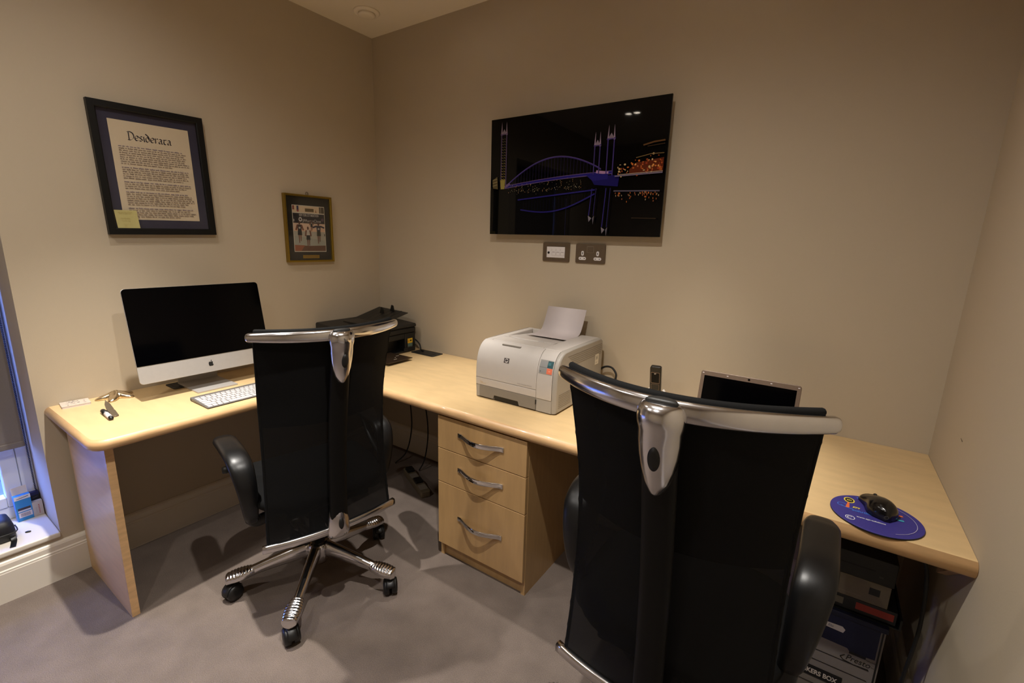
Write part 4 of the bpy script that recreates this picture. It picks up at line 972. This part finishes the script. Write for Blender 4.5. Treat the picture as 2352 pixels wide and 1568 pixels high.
for i in range(50): u = random.uniform(.77, .99); pr.poly(ell(*Q(u, .67 + abs(random.gauss(0, .025))), .002, .004, 6), random.choice([(170, 90, 40), (140, 80, 50), (150, 130, 100)]))
pr.line([Q(.505, .70), Q(.505, 1)], .002, (26, 24, 56)); pr.line([Q(.86, .86), Q(.98, .865)], .004, (46, 36, 26))
pr.build('night_photograph', ink_gloss, pn)

# wall plates
def plate(name, label, x0, x1, z0, z1):
    t = thing(name, label, 'wall plate', mw=frameB((x0 + x1) / 2, (z0 + z1) / 2, 0)); a, c = (x1 - x0) / 2, (z1 - z0) / 2
    b = B(); prism(b, rrect(-a, a, -c, c, .006), .0005, .0075); obj('plate', b, bronze, t, bevel=.0015); return t
t = plate('data_outlet', 'dark metal wall plate with white data insert, left of two below the bridge picture', 1.2345, 1.3825, 1.3055, 1.396)
b = B(); box(b, -.050, .050, -.026, .026, .0076, .0095); ins = obj('insert', b, key_w, t, bevel=.0006)
b = B(); lathe(b, [(0, .0094), (.006, .0096), (.006, .0105), (0, .0105)], 18, 'z', (-.039, -.003, 0)); obj('aerial_socket', b, black_pl, ins)
pr = Print(.0097, .00005)
for k in range(3):
    u = -.010 + k * .024; pr.line([(u - .010, -.016), (u + .010, -.016), (u + .010, .0), (u - .010, .0), (u - .010, -.016)], .0012, (176, 160, 156)); pr.line([(u - .008, .0), (u + .004, .0)], .002, (140, 124, 122)); pr.line([(u - .012, .006), (u - .012, .016)], .0012, (150, 138, 132))
pr.build('module_outlines', parent=ins)
t = plate('double_socket', 'dark metal double power socket, right of two plates below the bridge picture', 1.416, 1.567, 1.3055, 1.3945)
b = B(); box(b, -.0155, .0145, .006, .032, .0076, .0100); obj('switch', b, bronze, t, bevel=.0012)
pr = Print(.0077, .00005); pr.line([(-.0165, .005), (.0155, .005), (.0155, .033), (-.0165, .033), (-.0165, .005)], .0014, (150, 134, 112)); pr.build('switch_outline', parent=t)
for s in (-1, 1):
    cx = -.0385 if s < 0 else .0385
    b = B(); prism(b, rrect(cx - .0065, cx + .0065, -.010, .012, .0062), .0076, .0088); prism(b, rrect(cx - .019, cx + .019, -.030, -.016, .0068), .0076, .0088); so = obj('socket_insert', b, key_w, t)
    b = B(); box(b, cx - .0018, cx + .0018, -.004, .006, .0089, .0091); box(b, cx - .013, cx - .0075, -.0250, -.0215, .0089, .0091); box(b, cx + .0075, cx + .013, -.0250, -.0215, .0089, .0091); obj('pin_holes', b, black_pl, so)

# ------------------------------------------------------------------ window things
t = thing('roller_blind', 'grey roller blind hanging in the left window', 'blind', (-.205, -2.21, .52))
b = B(); box(b, -.0015, .0015, -.52, .523, .02, 1.55); obj('fabric', b, blind_m, t)
b = B(); box(b, -.006, .006, -.52, .523, .0, .024); obj('hem_bar', b, blind_m, t, bevel=.003)
b = B(); lathe(b, [(0, -.52), (.025, -.52), (.025, .523), (0, .523)], 20, 'y', (0, 0, 1.565)); obj('roller', b, blind_m, t, smooth=True)
b = B()
for xx in (-.052, -.040):
    for i in range(255):
        z = -.275 + i * .0072; bmesh.ops.create_icosphere(b, subdivisions=1, radius=.0027, matrix=Matrix.Translation((xx, .532, z)))
ch = obj('bead_chain', b, mat('chain_steel', rgb(70, 74, 90), .35, .6), t); ch['kind'] = 'stuff'
def carton(name, label, x, y, rot, w, d, h, m):
    t = thing(name, label, 'box', mw=Matrix.Translation((x, y, WZ0)) @ Matrix.Rotation(math.radians(rot), 4, 'Z'))
    b = B(); box(b, -d, 0, -w / 2, w / 2, .0002, h); obj('carton', b, m, t, bevel=.001); return t
t = carton('ink_carton', 'blue ink box with open flap on the window sill', -.205, -1.7265, 3, .048, .026, .112, box_blue)
b = B(); loft(b, [[(x, -.023, .112), (x, .023, .112), (x - .010, .023, .142), (x - .010, -.023, .142)] for x in (-.022, -.0212)]); obj('flap', b, box_w, t)
pr = Print(.0003, .0001, lambda u, v, w: (w, u, v))
pr.poly(rect(-.024, .024, .095, .1115), (216, 210, 210)); pr.poly([(-.018, .099), (.018, .103), (.018, .106), (-.018, .101)], (60, 52, 60)); pr.poly(rect(-.019, .019, .049, .058), (60, 50, 56)); pr.poly(rect(-.019, .019, .042, .048), (206, 200, 204)); pr.poly(rect(-.019, .021, .016, .038), (206, 198, 204))
for k in range(9): pr.poly(rect(-.013 + k * .0032, -.0115 + k * .0032, .020, .034), (110, 92, 104))
pr.build('printed_label', parent=t)
t = carton('spare_carton', 'dark navy box standing behind the small white box on the sill', -.238, -1.690, 0, .036, .018, .098, box_dk)
pr = Print(.0003, .0001, lambda u, v, w: (w, u, v)); pr.poly(rect(-.017, .017, .05, .084), (16, 16, 20)); pr.line([(-.004, .072), (.012, .076)], .002, (80, 84, 90)); pr.build('printed_label', parent=t)
t = carton('medicine_carton', 'small white box with red lettering in the sill corner', -.206, -1.689, -2, .035, .026, .064, box_w)
pr = Print(.0003, .0001, lambda u, v, w: (w, u, v)); pr.polys([rect(.003, .007, .012 + k * .007, .017 + k * .007) for k in range(6)], (176, 110, 104)); pr.polys([rect(-.005, -.003, .018 + k * .006, .022 + k * .006) for k in range(4)], (170, 160, 150)); pr.build('printed_label', parent=t)
t = thing('camera_case', 'black padded case with a strap at the window sill edge', 'case', (-.12, -1.835, WZ0))
b = B(); loft(b, [[Vector((x * s, y * s, z)) for x, y in rrect(-.062, .062, -.060, .060, .025)] for z, s in ((.0005, .9), (.006, .98), (.03, 1.0), (.055, .97), (.075, .86), (.084, .6), (.086, .25))]); obj('body', b, mat('black_nylon', rgb(18, 18, 22), .5, var=.1, bump=.2, bscale=800), t, smooth=True)
b = B(); sweep(b, smooth_path([(.058, -.058, .034), (.068, .0, .036), (.06, .058, .034), (.0, .064, .034)], 5), (.0022, .0022), n=8); obj('zip', b, dark_pl, t, smooth=True)
b = B(); sweep(b, smooth_path([(.050, .045, .02), (.066, .047, .006), (.085, .043, .0022), (.118, .035, .0022)], 5), (.0085, .0016), n=8, p=4); obj('strap', b, black_pl, t)
b = B(); sweep(b, smooth_path([(-.004, -.007, .0015), (0, 0, .0032), (.003, .008, .0012)], 3), lambda q: (.0045 * math.sin(PI * (.15 + .7 * q)), .0024), n=8)
for v in b.verts: v.co += Vector((-.085, -1.744, WZ0 + .001))
tag(obj('dark_scrap', b, black_pl, smooth=True), 'tiny dark scrap lying in the middle of the white sill', 'debris')
